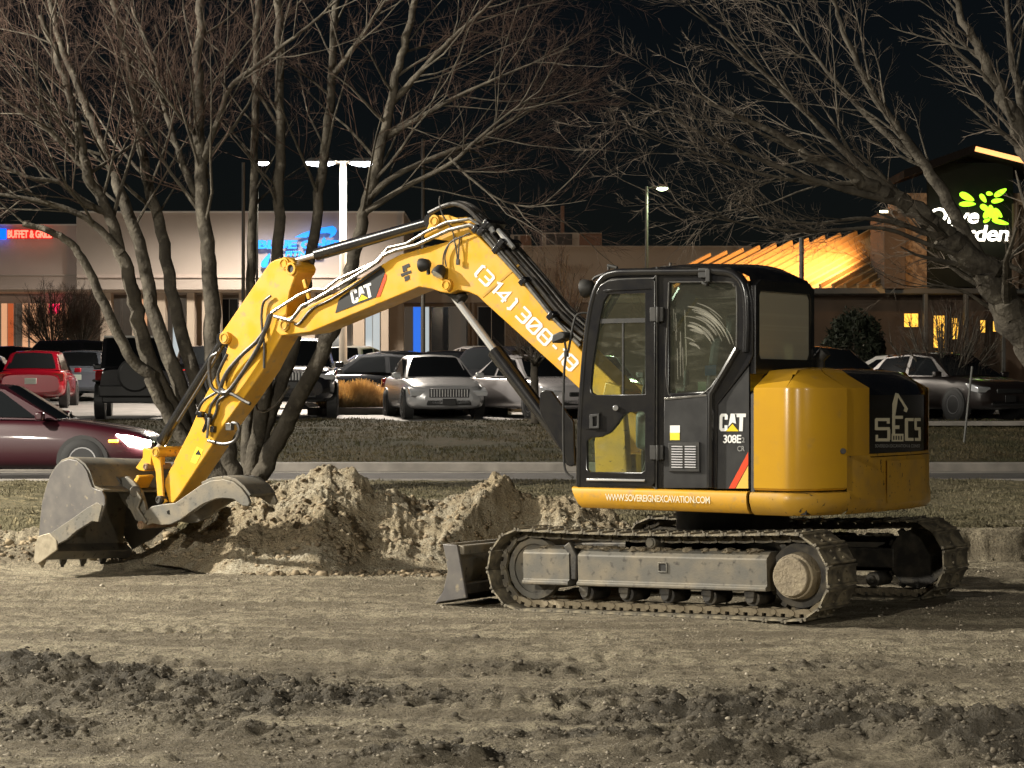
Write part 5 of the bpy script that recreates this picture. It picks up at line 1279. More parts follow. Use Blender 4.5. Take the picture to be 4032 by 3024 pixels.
for a in ((3808, 775, 32, 13, 28), (3810, 803, 33, 10, 0), (3940, 758, 28, 11, -32), (3928, 790, 24, 9, -8), (3872, 780, 20, 9, 55), (3897, 762, 13, 8, 10), (3878, 818, 20, 11, 35), (3903, 833, 12, 26, 0), (3930, 838, 24, 10, 48), (3885, 845, 12, 16, 20), (3920, 852, 12, 18, 10), (3940, 874, 34, 9, 14), (3886, 868, 14, 7, -25)):
    on(sg, tri('leaf', [leaf(*a)], YG - .02, 'sign_green', None))
fl = empty('roof_floodlight', (XG(3470, YR), YR - .6, zy(838, YR))); tag(fl, 'small bright floodlight on the tower pillar above the golden roof', 'lamp')
w = MB(); w.box((0, 0, 0), (.26, .12, .10)); obj('housing', w, 'lamp_dark', fl, .02)
w = MB(); w.box((-.04, -.065, -.02), (.22, .01, .06)); obj('lens', w, mat('flood_on', (1, .9, .7), .4, emit=(1, .85, .55), estr=6), fl)
def lamp_light(name, loc, target, color, watts, parent=None, size=.5, kind='AREA', cone=150):
    l = bpy.data.lights.new(name, kind); l.energy = watts; l.color = color
    if kind == 'AREA': l.shape = 'DISK'; l.size = size
    else:
        l.shadow_soft_size = size
        if kind == 'SPOT': l.spot_size = R(cone); l.spot_blend = .5
    o = bpy.data.objects.new(name, l); COL.objects.link(o); o.location = loc
    o.rotation_euler = (Vector(target) - Vector(loc)).to_track_quat('-Z', 'Y').to_euler()
    if parent is not None: on(parent, o)
    return o
flp = E1.lerp(R1, .35) + nrm * 1.5 + Vector((-1.0, -.4, 0))
lamp_light('floodlight_beam', flp, E0.lerp(R0, .3), (1.0, .52, .19), 1500, None, .15, 'SPOT', 150)
lamp_light('floodlight_beam', U(3640, 1000, YR - 2.2), U(3640, 980, YR), (1.0, .55, .22), 14, None, .2)

# ------------------------------------------------------------------ lot lamps
def lamp_post(name, label, px, py_top, Y, heads, pole_mat, r=.09, z0=None, watts=0, head_mat='lamp_on', head_len=.85, col=(1.0, .88, .74)):
    x = XG(px, Y); zt = zy(py_top, Y); zg = LOTZ(Y) if z0 is None else z0
    p = empty(name, (x, Y, zg)); tag(p, label, 'lamp post', 'lot lamp posts')
    obj('pole', MB().tube([(0, 0, 0), (0, 0, zt - zg)], [r * 1.15, r * .85], 12), pole_mat, p)
    obj('base', MB().cyl((0, 0, 0), (0, 0, .55), .24, 16), 'concrete', p, .02)
    for dx in heads:
        s = 1 if dx > 0 else -1; hx = dx; hz = zt - zg - .05
        obj('arm', MB().cyl((0, 0, hz), (hx - s * head_len * .4, 0, hz + .02), .04, 8), pole_mat, p)
        w = MB(); w.prism([(hx - head_len / 2, hz + .02), (hx - head_len * .3, hz + .12), (hx + head_len * .3, hz + .12), (hx + head_len / 2, hz + .02)], -.22, .22); h = obj('lamp_head', w, 'lamp_dark', p, .01)
        w = MB(); w.tube([(hx + head_len * .48 * t, 0, hz - .01) for t in (-1, -.8, -.4, 0, .4, .8, 1)], [.015, .05, .085, .095, .085, .05, .015], 12); obj('lens', w, head_mat, h)
        if watts: lamp_light('lamp_beam', (x + hx, Y, zg + hz - .08), (x + hx, Y - 1.0, zg), col, watts, None, .5, 'SPOT', 165)
    return p
lamp_post('lamp_post', 'tall pale double-headed lot lamp post behind the boom', 1351, 634, 60.0, (-.62, .58), 'lamp_pole_paint', .10, watts=3600)
lamp_post('lamp_post', 'slim dark lamp post left of the gym sign, pale at its top', 958, 640, 72.0, (), 'lamp_dark', .06)
lamp_post('lamp_post', 'distant lamp glowing between the left tree stems', 1012, 636, 84.0, (.22,), 'lamp_dark', .05, watts=3600, head_len=.5)
lamp_post('lamp_post', 'dim green-tinted lot lamp post right of the boom', 2546, 735, 78.0, (.55,), 'lamp_dark', .06, watts=900, head_mat='lamp_on_green', head_len=.42, col=(.85, 1, .6))
lamp_post('lamp_post', 'unlit thin lamp post rising behind the boom bend', 1666, 548, 88.0, (), 'lamp_dark', .08)
lamp_post('lamp_post', 'thin dark post in front of the golden roof', 3156, 935, 52.0, (), 'lamp_dark', .065)

# ------------------------------------------------------------------ cars
mat('car_glass', (0.008, 0.009, 0.010), 0.05, 0, spec=0.6)
mat('tyre', (0.012, 0.012, 0.012), 0.8)
mat('rim', (0.35, 0.35, 0.36), 0.3, 0.8)
mat('car_trim', (0.012, 0.012, 0.012), 0.5)
mat('head_lens', (0.55, 0.56, 0.58), 0.08, 0.5)
mat('tail_lens', (0.25, 0.008, 0.008), 0.12, 0, coat=.5)
mat('number_plate', (0.42, 0.47, 0.42), 0.5)
mat('headlight_on', (1, 1, 1), 0.3, emit=(1.0, 0.86, 0.76), estr=22)
mat('amber_on', (1, .5, .1), 0.3, emit=(1.0, 0.30, 0.02), estr=4)
for n_, c_, r_, mt_ in (('silver', (.34, .34, .345), .28, .3), ('pearl', (.40, .38, .385), .25, .1), ('car_black', (.008, .008, .010), .2, 0), ('red', (.20, .004, .012), .22, .15), ('maroon', (.026, .0016, .005), .42, .0), ('charcoal', (.025, .027, .03), .22, .2), ('white', (.62, .60, .56), .3, 0), ('steel_blue', (.16, .18, .22), .25, .4), ('copper', (.014, .010, .009), .4, .2)):
    mat('paint_' + n_, c_, r_, mt_, coat=.8)

KIND = {
 'sedan': dict(L=4.9, W=1.85, st=[(2.45, .33, .58, .55), (2.40, .24, .70, .76), (2.15, .20, .78, .88), (1.6, .19, .86, .91), (1.05, .19, .94, .915), (0, .19, .95, .915), (-1.2, .19, .97, .915), (-1.9, .20, 1.0, .90), (-2.3, .25, .99, .85), (-2.45, .36, .84, .70)],
               cab=[(1.10, .92, .80), (.28, 1.40, .62), (-.45, 1.45, .64), (-1.05, 1.40, .61), (-1.85, .98, .74)], r=.33, wx=(1.48, -1.42)),
 'suv': dict(L=4.6, W=1.88, st=[(2.30, .40, .68, .60), (2.25, .30, .90, .80), (2.0, .26, .98, .90), (1.4, .25, 1.03, .93), (.9, .25, 1.06, .935), (0, .25, 1.07, .935), (-1.2, .25, 1.08, .935), (-2.0, .28, 1.08, .92), (-2.25, .33, 1.05, .88), (-2.30, .42, .90, .80)],
             cab=[(1.10, 1.03, .82), (.35, 1.58, .66), (-.5, 1.66, .68), (-1.75, 1.60, .66), (-2.20, 1.06, .78)], r=.37, wx=(1.40, -1.36)),
 'hatch': dict(L=4.4, W=1.83, st=[(2.20, .35, .62, .58), (2.15, .26, .80, .78), (1.9, .22, .88, .88), (1.3, .21, .95, .905), (.8, .21, .99, .91), (0, .21, 1.0, .91), (-1.2, .21, 1.02, .91), (-1.9, .24, 1.02, .90), (-2.15, .30, 1.0, .85), (-2.2, .40, .85, .76)],
               cab=[(1.10, .96, .80), (.30, 1.45, .64), (-.4, 1.52, .66), (-1.45, 1.46, .62), (-2.08, 1.0, .74)], r=.34, wx=(1.36, -1.32)),
 'jeep': dict(L=4.2, W=1.86, st=[(2.1, .55, .85, .70), (2.05, .50, 1.08, .72), (1.6, .48, 1.14, .74), (1.0, .46, 1.16, .78), (.8, .46, 1.16, .80), (0, .46, 1.16, .80), (-1.2, .46, 1.16, .80), (-1.8, .48, 1.16, .80), (-1.88, .50, 1.14, .79), (-1.9, .55, 1.1, .78)],
              cab=[(.72, 1.14, .76), (.48, 1.80, .72), (-.4, 1.86, .74), (-1.70, 1.84, .73), (-1.86, 1.14, .77)], r=.40, wx=(1.32, -1.18)),
 'truck': dict(L=5.2, W=2.0, st=[(2.6, .50, .85, .70), (2.55, .42, 1.08, .88), (2.3, .38, 1.14, .97), (1.6, .36, 1.18, .99), (1.0, .36, 1.20, .995), (0, .36, 1.20, .995), (-1.2, .36, 1.20, .995), (-2.2, .38, 1.20, .985), (-2.5, .42, 1.18, .96), (-2.58, .5, 1.05, .9)],
               cab=[(1.25, 1.17, .88), (.55, 1.78, .74), (-.5, 1.86, .76), (-1.9, 1.82, .75), (-2.45, 1.2, .86)], r=.42, wx=(1.62, -1.55)),
}
def wheel_proto(r):
    w = MB(); prof = [(-.10, r * .62), (-.11, r * .93), (-.07, r), (.07, r), (.11, r * .93), (.10, r * .62)]
    n = 24; rows = [[(math.cos(2 * math.pi * k / n) * q, y, math.sin(2 * math.pi * k / n) * q) for k in range(n)] for y, q in prof]; w.grid(rows, True)
    me_t = w.mesh('tyre'); fixn(me_t); me_t.shade_smooth(); me_t.materials.append(MATS['tyre'])
    w = MB(); w.cyl((0, -.05, 0), (0, .06, 0), r * .18, 12); w.ring((0, -.09, 0), (0, .09, 0), r * .64, r * .56, 24)
    for k in range(5):
        a = 2 * math.pi * k / 5; w.box((math.cos(a) * r * .36, .055, math.sin(a) * r * .36), (r * .48, .03, r * .16), Matrix.Rotation(-a, 3, 'Y'))
    w.cyl((0, -.02, 0), (0, .0, 0), r * .58, 20)
    me_r = w.mesh('rim'); fixn(me_r); me_r.materials.append(MATS['rim'])
    return me_t, me_r
WH = {}
def car(name, label, loc, rz, paint, kind, cat='car', lit=False, front='grille', group='cars parked in the lot', scale=1.0, detail=True):
    K = KIND[kind]; W2 = K['W'] / 2; sc = W2 / .915 if kind != 'jeep' else 1
    root = empty(name, loc, rz); tag(root, label, cat, group)
    rows = []
    for x, zb, zt, w in K['st']:
        h = zt - zb
        half = [(0, zb), (w * .80, zb), (w * .95, zb + .07), (w, zb + .30 * h), (w * .995, zb + .62 * h), (w * .955, zt - .07), (w * .88, zt - .012), (w * .6, zt + .012), (0, zt + .022)]
        ring = half + [(-a, b) for a, b in half[-2:0:-1]]
        rows.append([(x, a, b) for a, b in ring])
    m = MB(); m.grid(rows, True); m.add(rows[0], [tuple(range(len(rows[0])))]); m.add(rows[-1], [tuple(range(len(rows[0])))])
    body = obj('body', m, 'paint_' + paint, root, 0, 50)
    md = body.modifiers.new('s', 'SUBSURF'); md.levels = 1; md.render_levels = 1
    C = K['cab']; m = MB()
    rr = []
    for i, (x, z, w) in enumerate(C):
        top = i in (1, 2, 3)
        rr.append([(x, -w, z - (.03 if top else 0)), (x, -w * .86, z + (.015 if top else 0)), (x, 0, z + (.04 if top else .015)), (x, w * .86, z + (.015 if top else 0)), (x, w, z - (.03 if top else 0))])
    m.grid(rr)
    zlow = min(C[0][1], C[4][1]) - .12
    for s, k in ((-1, 0), (1, 4)):
        up_ = [rr[i][k] for i in range(5)]; wl0 = (C[0][0], s * C[0][2], zlow); wl4 = (C[4][0], s * C[4][2], zlow)
        xm = [(C[2][0], s * (C[0][2] + .06), C[0][1]), ]
        m.add([up_[0], up_[1], up_[2], up_[3], up_[4], (C[2][0], s * (max(C[0][2], C[4][2]) + .05), (C[0][1] + C[4][1]) / 2)], [(0, 1, 5), (1, 2, 5), (2, 3, 5), (3, 4, 5)])
    cabo = obj('cabin', m, 'paint_' + paint, root, .03, 60)
    def quad(nm, a, b, c, d, off, material, ins=.08):
        q = [Vector(p) for p in (a, b, c, d)]; ce = sum(q, Vector()) / 4
        n_ = (q[1] - q[0]).cross(q[3] - q[0]).normalized()
        if n_.dot(ce - Vector((C[2][0], 0, 1.0))) < 0: n_ = -n_
        q = [ce + (p - ce) * (1 - ins) + n_ * off for p in q]
        m = MB(); m.add(q, [(0, 1, 2, 3)]); return obj(nm, m, material, root, smooth=0)
    f0, f1, r3, r4 = rr[0], rr[1], rr[3], rr[4]
    def glassp(nm, A, B, ins=.07):
        n = len(A); q = [Vector(p) for p in A] + [Vector(p) for p in B[::-1]]; ce = sum(q, Vector()) / len(q)
        nn_ = (Vector(A[-1]) - Vector(A[0])).cross(Vector(B[0]) - Vector(A[0])).normalized()
        if nn_.dot(ce - Vector((C[2][0], 0, 1.0))) < 0: nn_ = -nn_
        A2 = [ce + (Vector(p) - ce) * (1 - ins) + nn_ * .014 for p in A]; B2 = [ce + (Vector(p) - ce) * (1 - ins) + nn_ * .014 for p in B]
        m = MB(); m.grid([A2, B2]); return obj(nm, m, 'car_glass', root)
    glassp('windshield', f0, f1); glassp('rear_window', r4, r3, .12)
    for s, k in ((-1, 0), (1, 4)):
        p0, p1, p2, p3, p4 = (Vector(rr[i][k]) for i in range(5)); pm = Vector((C[2][0], s * (max(C[0][2], C[4][2]) + .05), (C[0][1] + C[4][1]) / 2))
        def side(pts):
            ce = sum(pts, Vector()) / len(pts); q = [ce + (p - ce) * .86 + Vector((0, s * .016, 0)) for p in pts]; m = MB(); m.add(q, [tuple(range(len(q)))]); obj('side_window', m, 'car_glass', root, smooth=0)
        side([p0.lerp(pm, .12), p1, p2, pm]); side([pm, p2, p3, p4.lerp(pm, .15)])
    r = K['r']
    if r not in WH: WH[r] = wheel_proto(r)
    for x in K['wx']:
        for s in (1, -1):
            yw = s * (W2 - .09)
            t = link('wheel', WH[r][0], root); t.location = (x, yw, r); t.rotation_euler = (0, 0, 0 if s > 0 else math.pi)
            link('rim', WH[r][1], t)
            w = MB(); w.cyl((x, s * (W2 - .22), r), (x, s * (W2 * .998 + .0), r), r * 1.14, 24); obj('wheel_arch', w, 'car_trim', root)
    L2 = K['st'][0][0]; B2 = K['st'][-1][0]; zf = K['st'][1][2]; zr = K['st'][-2][2]
    if detail:
        for s in (1, -1):
            hm = 'headlight_on' if lit else 'head_lens'
            w = MB(); w.prism([(L2 - .03, zf - .20), (L2 - .02, zf - .08), (L2 - .28, zf - .005), (L2 - .50, zf + .02), (L2 - .30, zf - .16)], s * (W2 - .40), s * (W2 - .04)); h = obj('headlight', w, hm, root, .02)
            if lit: obj('indicator', MB().box((L2 - .52, s * (W2 - .03), zf - .08), (.14, .05, .04)), 'amber_on', h, .01)
            w = MB(); w.prism([(B2 + .02, zr - .28), (B2 + .015, zr - .08), (B2 + .24, zr - .05), (B2 + .28, zr - .20)], s * (W2 - .42), s * (W2 - .03)); obj('taillight', w, 'tail_lens', root, .02)
            w = MB(); w.box((C[0][0] - .22, s * (W2 + .06), C[0][1] + .06), (.12, .20, .13)); obj('mirror', w, 'paint_' + paint, root, .03)
        if front == 'grille':
            g = obj('grille', MB().box((L2 - .012, 0, zf - .13), (.07, W2 * .98, .20)), 'car_trim', root, .02)
            for k in range(14): obj('grille_bar', MB().box((L2 + .026, (k - 6.5) * W2 * .068, zf - .13), (.012, .020, .17)), 'chrome', g)
        else:
            obj('grille', MB().box((L2 - .012, 0, zf - .16), (.07, W2 * .80, .10)), 'car_trim', root, .02)
        obj('bumper_intake', MB().box((L2 - .05, 0, K['st'][1][1] + .12), (.10, W2 * 1.1, .13)), 'car_trim', root, .02)
        obj('number_plate', MB().box((L2 + .03, 0, zf - .33), (.02, .31, .15)), 'car_trim', root, .005)
        obj('number_plate', MB().box((B2 - .012, 0, zr - .30), (.03, .31, .16)), 'number_plate', root, .005)
    return root
def at(px, py, Y): return (XG(px, Y), Y, LOTZ(Y))
D90 = -math.pi / 2
car('parked_car', 'silver-white sedan with a wide barred grille facing the road', at(1702, 1650, 52.2), D90 + R(11), 'silver', 'sedan', front='grille')
car('parked_car', 'pearl white sedan parked nose-out right of the barred-grille car', at(2108, 1650, 52.2), D90 + R(26), 'pearl', 'sedan', front='plain')
car('parked_car', 'black sport utility between the silver and white sedans', at(1935, 1600, 59.0), D90 - R(14), 'car_black', 'suv')
car('parked_car', 'dark low sedan side-on behind the golden grass bed', at(1445, 1600, 60.0), R(180) + R(12), 'charcoal', 'sedan', front='plain')
car('parked_car', 'bright red hatchback seen from behind at the left edge', at(155, 1605, 61.5), math.pi / 2 + R(6), 'red', 'hatch')
car('parked_car', 'steel blue sedan half hidden right of the red hatchback', at(345, 1570, 69.0), math.pi / 2 + R(2), 'steel_blue', 'hatch')
jp = car('parked_jeep', 'boxy black off-road vehicle with spare wheel behind the tree stems', at(548, 1650, 52.0), math.pi / 2 + R(7), 'car_black', 'jeep', 'jeep')
t = link('spare_wheel', WH[.40][0], jp); t.location = (-2.02, 0, .98); t.rotation_euler = (0, 0, math.pi / 2); obj('wheel_cover', MB().cyl((0, -.02, 0), (0, .12, 0), .36, 24), 'car_trim', t, .02)
obj('bumper', MB().box((-2.0, 0, .62), (.22, 1.62, .26)), 'car_trim', jp, .03)
obj('rear_skirt', MB().box((-1.80, 0, .50), (.3, 1.5, .3)), 'car_trim', jp, .03)
obj('hard_top', MB().box((-.62, 0, 1.855), (2.25, 1.44, .05)), 'paint_white', jp, .02)
for s in (1, -1): obj('fender_flare', MB().box((-1.18, s * .88, .86), (.95, .2, .06)), 'car_trim', jp, .02)
car('parked_truck', 'dark pickup truck front behind the stick and leaning trunks', at(1160, 1640, 52.0), D90 + R(4), 'car_black', 'truck', 'truck')
car('parked_car', 'white sport utility seen from behind beyond the tall lamp post', at(1412, 1420, 80.0), math.pi / 2 - R(14), 'white', 'suv')
car('parked_car', 'dark maroon sedan in the far row below the blue window', at(1720, 1420, 76.0), R(8), 'maroon', 'sedan')
car('parked_car', 'black hatchback roof just above the silver sedan', at(1590, 1420, 69.0), D90 + R(30), 'charcoal', 'hatch')
car('parked_car', 'second black hatchback roof above the silver sedan, further from the lamp post', at(1745, 1420, 68.0), D90 - R(10), 'car_black', 'hatch')
car('parked_car', 'dark van-like vehicle in the far row under the boom bend', at(1960, 1400, 79.0), math.pi, 'charcoal', 'suv')
car('parked_car', 'black sedan in the far row beside the white sport utility', at(1520, 1400, 82.0), D90 + R(25), 'car_black', 'sedan')
car('parked_car', 'long black sedan silhouette under the bright buffet windows', at(110, 1480, 73.0), R(6), 'car_black', 'suv')
car('parked_truck', 'tall black pickup silhouette behind the stems right of the neon sign', at(395, 1470, 72.0), R(4), 'car_black', 'truck', 'truck')
car('parked_car', 'grey car nose at the far left edge beside the red hatchback', at(-80, 1600, 61.0), math.pi / 2, 'steel_blue', 'sedan')
car('parked_car', 'black sport utility behind the leftmost thick stem', at(800, 1480, 66.0), math.pi / 2 + R(10), 'car_black', 'suv')
car('parked_car', 'white sedan half hidden by the boom cylinder, right of the pearl sedan', at(2330, 1640, 53.0), D90 + R(10), 'silver', 'sedan', front='plain')
car('parked_car', 'black sedan roof showing above the engine hood', at(3230, 1500, 50.5), D90 + R(30), 'car_black', 'suv')
car('parked_car', 'white car roof behind the counterweight', at(3620, 1500, 54.0), D90 + R(80), 'white', 'sedan')
car('parked_car', 'dim copper hatchback right of the counterweight', at(3725, 1590, 51.0), D90 + R(28), 'copper', 'hatch', front='plain')
car('parked_car', 'pale wagon in the far row between the maroon sedan and the boom cylinder', at(1865, 1400, 83.0), math.pi / 2 + R(20), 'pearl', 'suv')
car('parked_car', 'dark hatchback in the far row left of the white sport utility', at(1290, 1420, 81.0), D90 + R(10), 'car_black', 'hatch')
mc_ = car('passing_car', 'maroon sedan passing on the road with one bright headlight', (XG(600, 33.0) - 2.35, 33.0, .385), 0, 'maroon', 'sedan', lit=True, group='cars on the road', front='plain')
lamp_light('headlight_beam', (XG(600, 33) + .05, 32.3, 1.0), (XG(600, 33) + 8, 32.2, .5), (1, .86, .76), 60, None, .12, 'SPOT', 80)

# kerbed bed of ornamental grass in the lot
isl = MB(); Yi = 54.0; x0, x1 = XG(1210, Yi), XG(2000, Yi); isl.box(((x0 + x1) / 2, Yi + 1.2, LOTZ(Yi) + .05), (x1 - x0, 2.4, .26)); tag(obj('kerb_island', isl, 'concrete', bevel=.03), kind='structure')
mat('straw', (0.72, 0.54, 0.29), 0.85, 0, col2=(0.52, 0.36, 0.17), nscale=3, ncon=(.4, .6))
rng = np.random.default_rng(31)
n = 22000; cxs = rng.uniform(XG(1275, 55), XG(1500, 55), 38); cys = rng.uniform(54.4, 56, 38); ci = rng.integers(0, 38, n)
ch = rng.uniform(.65, 1.25, 38); la = rng.uniform(0, 6.28, n); fo = rng.uniform(0, 1, n); bx = cxs[ci] + np.cos(la) * .10 * fo; by = cys[ci] + np.sin(la) * .10 * fo; hh = rng.uniform(.30, .62, n) * ch[ci] * (1 - .45 * fo ** 2); ln = fo * .75 * hh + .05
B_ = np.stack([bx, by, np.full(n, LOTZ(54.5) + .15)], 1); da = rng.uniform(0, 6.28, n); d_ = np.stack([np.cos(da) * .008, np.sin(da) * .008, np.zeros(n)], 1); T_ = B_ + np.stack([np.cos(la) * ln, np.sin(la) * ln, hh], 1)
V = np.stack([B_ - d_, B_ + d_, T_ + d_ * .8, T_ - d_ * .8], 1).reshape(-1, 4, 3).reshape(-1, 3)
tag(link('ornamental_grass', np_mesh('ornamental_grass', V, np.arange(4 * n).reshape(-1, 4), 'straw', False)), 'bed of golden dry ornamental grass on the kerbed island', 'grass bed', kind='stuff')

# ------------------------------------------------------------------ bare winter trees
mat('bark', (0.080, 0.070, 0.055), 0.9, 0, col2=(0.045, 0.039, 0.031), nscale=4, ncon=(.4, .62), bump=(18, 0.8, 0.03), col3=(0.125, 0.112, 0.088), n3scale=9, con3=(.55, .75), spec=.2)
mat('twig', (0.062, 0.039, 0.029), 0.85, 0, spec=.2)
mat('twig_pale', (0.105, 0.085, 0.066), 0.85, 0, spec=.2)
mat('evergreen', (0.010, 0.013, 0.008), 0.8, 0, col2=(0.016, 0.02, 0.010), nscale=6, spec=.2)
class Tree:
    def __init__(s, seed): s.r = random.Random(seed); s.stem = []; s.limb = MB(); s.twig = MB(); s.n = 0
    def rnd_perp(s, d):
        a = s.r.uniform(0, 2 * math.pi); u = d.orthogonal().normalized(); w = d.cross(u); return u * math.cos(a) + w * math.sin(a)
    def shoot(s, p, d, L, r, level, maxl, trop, wob, kids, mb, nseg=None, pick=None):
        d = d.normalized(); pts = [p.copy()]; rs = [r]; nseg = nseg or (5 if level < 2 else 3 if level == 2 else 2); dirs = []
        for i in range(nseg):
            d = (d + Vector((s.r.gauss(0, wob), s.r.gauss(0, wob), s.r.gauss(0, wob) + trop))).normalized()
            p = p + d * (L / nseg); pts.append(p.copy()); rs.append(r * (1 - .82 * (i + 1) / nseg)); dirs.append(d.copy())
        (s.limb if level <= 1 else s.twig).tube(pts, rs, 6 if level <= 1 else 3, False); s.n += 1
        if level >= maxl: return
        for k in range(kids[level] if level < len(kids) else 3):
            t = s.r.uniform(.22, 1.0); f = t * nseg; i = min(int(f), nseg - 1); q = pts[i].lerp(pts[i + 1], f - i); dd = dirs[i]
            ang = s.r.uniform(R(22), R(52)); nd = dd * math.cos(ang) + s.rnd_perp(dd) * math.sin(ang)
            s.shoot(q, nd, L * s.r.uniform(.32, .58) * (1.15 - .5 * t), max(r * (1 - .8 * t) * .42, .0020), level + 1, maxl, trop, wob * 1.1, kids, mb)
def tree(name, label, base, stems, seed, sub, twigmat, kids, maxl=3, Ldef=(1.4, 3.2), trop=.05, spread=(25, 55), tmin=.45, bias=None, zmin=-1, cat='tree', group=None, wob=.10, rmin=.010):
    """stems: list of (world points, r0, r1, number of branches)"""
    T = Tree(seed); root = empty(name, base); tag(root, label, cat, group)
    def rel(m): m.v = [(v[0] - base[0], v[1] - base[1], v[2] - base[2]) for v in m.v]; return m
    for pts, r0, r1, nb in stems:
        c = catmull(pts, 6); n = len(c); rs = [r0 + (r1 - r0) * (i / (n - 1)) ** .8 for i in range(n)]
        for i in range(1, n - 1): c[i] = c[i] + Vector((T.r.gauss(0, r0 * .10), T.r.gauss(0, r0 * .10), 0))
        m = MB(); m.tube(c, rs, 10, True); obj('stem', rel(m), 'bark', root)
        for k in range(nb):
            t = tmin + (1 - tmin) * (k + T.r.random()) / nb; f = t * (n - 1); i = min(int(f), n - 2); q = c[i].lerp(c[i + 1], f - i); d = (c[i + 1] - c[i]).normalized()
            if q.z < zmin: continue
            ang = T.r.uniform(R(spread[0]), R(spread[1])); nd = d * math.cos(ang) + T.rnd_perp(d) * math.sin(ang)
            if bias is not None: nd = (nd + Vector(bias) * T.r.uniform(.2, 1)).normalized()
            rad = rs[i] * T.r.uniform(.22, .42)
            T.shoot(q, nd, T.r.uniform(*Ldef) * (1.1 - .4 * t), max(rad, rmin), 1, maxl, trop, wob, kids, T.limb)
    o1 = obj('branches', rel(T.limb), 'bark', root); o2 = obj('twigs', rel(T.twig), twigmat, root, smooth=0)
    tag(o1, kind='stuff'); tag(o2, kind='stuff'); return root, T.n
def W(pts, Y, dY=0.0):
    n = len(pts); return [U(a, b, Y + dY * i / max(n - 1, 1)) for i, (a, b) in enumerate(pts)]
YT = 27.6
baseA = U(905, 1930, YT); baseA.z = .42
gA = (900, 1925)
tree('multi_stem_tree', 'bare multi-stem tree with five stems fanning left behind the stick', tuple(baseA), [
    (W([(905, 1930), (790, 1800), (680, 1664), (595, 1494), (498, 1385), (389, 1160), (310, 996), (215, 920), (90, 880)], YT, -.8), .12, .035, 16),
    (W([(900, 1930), (760, 1750), (699, 1646), (583, 1403), (535, 1190), (480, 996), (425, 838), (340, 668), (304, 500), (250, 300), (160, 60)], YT, -.5), .14, .035, 20),
    (W([(905, 1930), (810, 1740), (723, 1555), (608, 1251), (559, 996), (474, 753), (413, 583), (350, 440), (250, 200), (190, -40)], YT, .6), .13, .035, 20),
    (W([(915, 1930), (850, 1700), (772, 1494), (699, 1251), (632, 911), (583, 729), (559, 589), (535, 400), (480, 150), (440, -60)], YT, 1.2), .12, .035, 20),
    (W([(925, 1930), (880, 1700), (838, 1397), (832, 1160), (808, 911), (790, 668), (784, 516), (784, 250), (790, -60)], YT, .2), .145, .05, 20),
    (W([(808, 700), (808, 620), (860, 470), (911, 340), (1033, 243), (1215, 103), (1330, 0)], YT + .2, -.6), .055, .015, 10),
    (W([(800, 830), (740, 700), (690, 560), (650, 430), (610, 250), (520, 30)], YT + .2, .6), .06, .02, 12),
    (W([(425, 838), (330, 800), (240, 720), (120, 700), (-20, 640)], YT - .3, -.6), .05, .018, 10),
    (W([(480, 996), (380, 890), (280, 830), (150, 790), (-40, 760)], YT - .3, -.4), .06, .02, 10),
    (W([(340, 668), (240, 560), (150, 480), (20, 400)], YT - .3, -.5), .05, .016, 10),
    ], 11, 3, 'twig', (0, 10, 7, 0), 3, (1.2, 2.8), .06, (25, 60), .25, zmin=3.75)
YT2 = 28.4
baseB = U(985, 1920, YT2); baseB.z = .43
tree('multi_stem_tree', 'bare multi-stem tree with leaning trunks rising behind the boom', tuple(baseB), [
    (W([(965, 1925), (980, 1600), (985, 1300), (995, 900), (1003, 600), (1010, 200), (1016, -60)], YT2, .6), .085, .04, 14),
    (W([(975, 1925), (1030, 1600), (1075, 1250), (1092, 996), (1100, 700), (1104, 350), (1092, -60)], YT2, -.3), .11, .05, 16),
    (W([(960, 1925), (1040, 1690), (1124, 1464), (1180, 1230), (1221, 996), (1276, 638), (1306, 304), (1326, -60)], YT2, .3), .12, .045, 16),
    (W([(990, 1925), (1090, 1740), (1185, 1560), (1310, 1300), (1375, 1100), (1415, 930), (1453, 759), (1508, 547), (1545, 365), (1600, 150), (1650, -60)], YT2, -.8), .13, .04, 22),
    (W([(1508, 547), (1640, 470), (1800, 380), (2000, 290), (2240, 190)], YT2 - .5, -.8), .045, .008, 12),
    (W([(1453, 780), (1560, 690), (1760, 600), (1870, 560), (2000, 480), (2150, 400)], YT2 - .5, -.3), .05, .008, 12),
    (W([(1445, 830), (1600, 735), (1780, 640), (1890, 540), (2010, 440), (2130, 355)], YT2 - .5, -1.0), .045, .008, 14),
    (W([(1770, 620), (1850, 700), (1960, 780), (2070, 812), (2190, 790)], YT2 - .9, -.4), .022, .006, 8),
    (W([(1545, 400), (1640, 300), (1770, 160), (1880, 60), (1980, -40)], YT2 - .6, -.4), .05, .012, 12),
    (W([(1306, 304), (1400, 180), (1480, 60), (1560, -60)], YT2, -.3), .045, .014, 9),
    ], 23, 3, 'twig', (0, 9, 6, 0), 3, (1.0, 2.4), .03, (25, 58), .12, zmin=3.9)
YT3 = 25.5
baseC = U(4155, 1985, YT3); baseC.z = .40
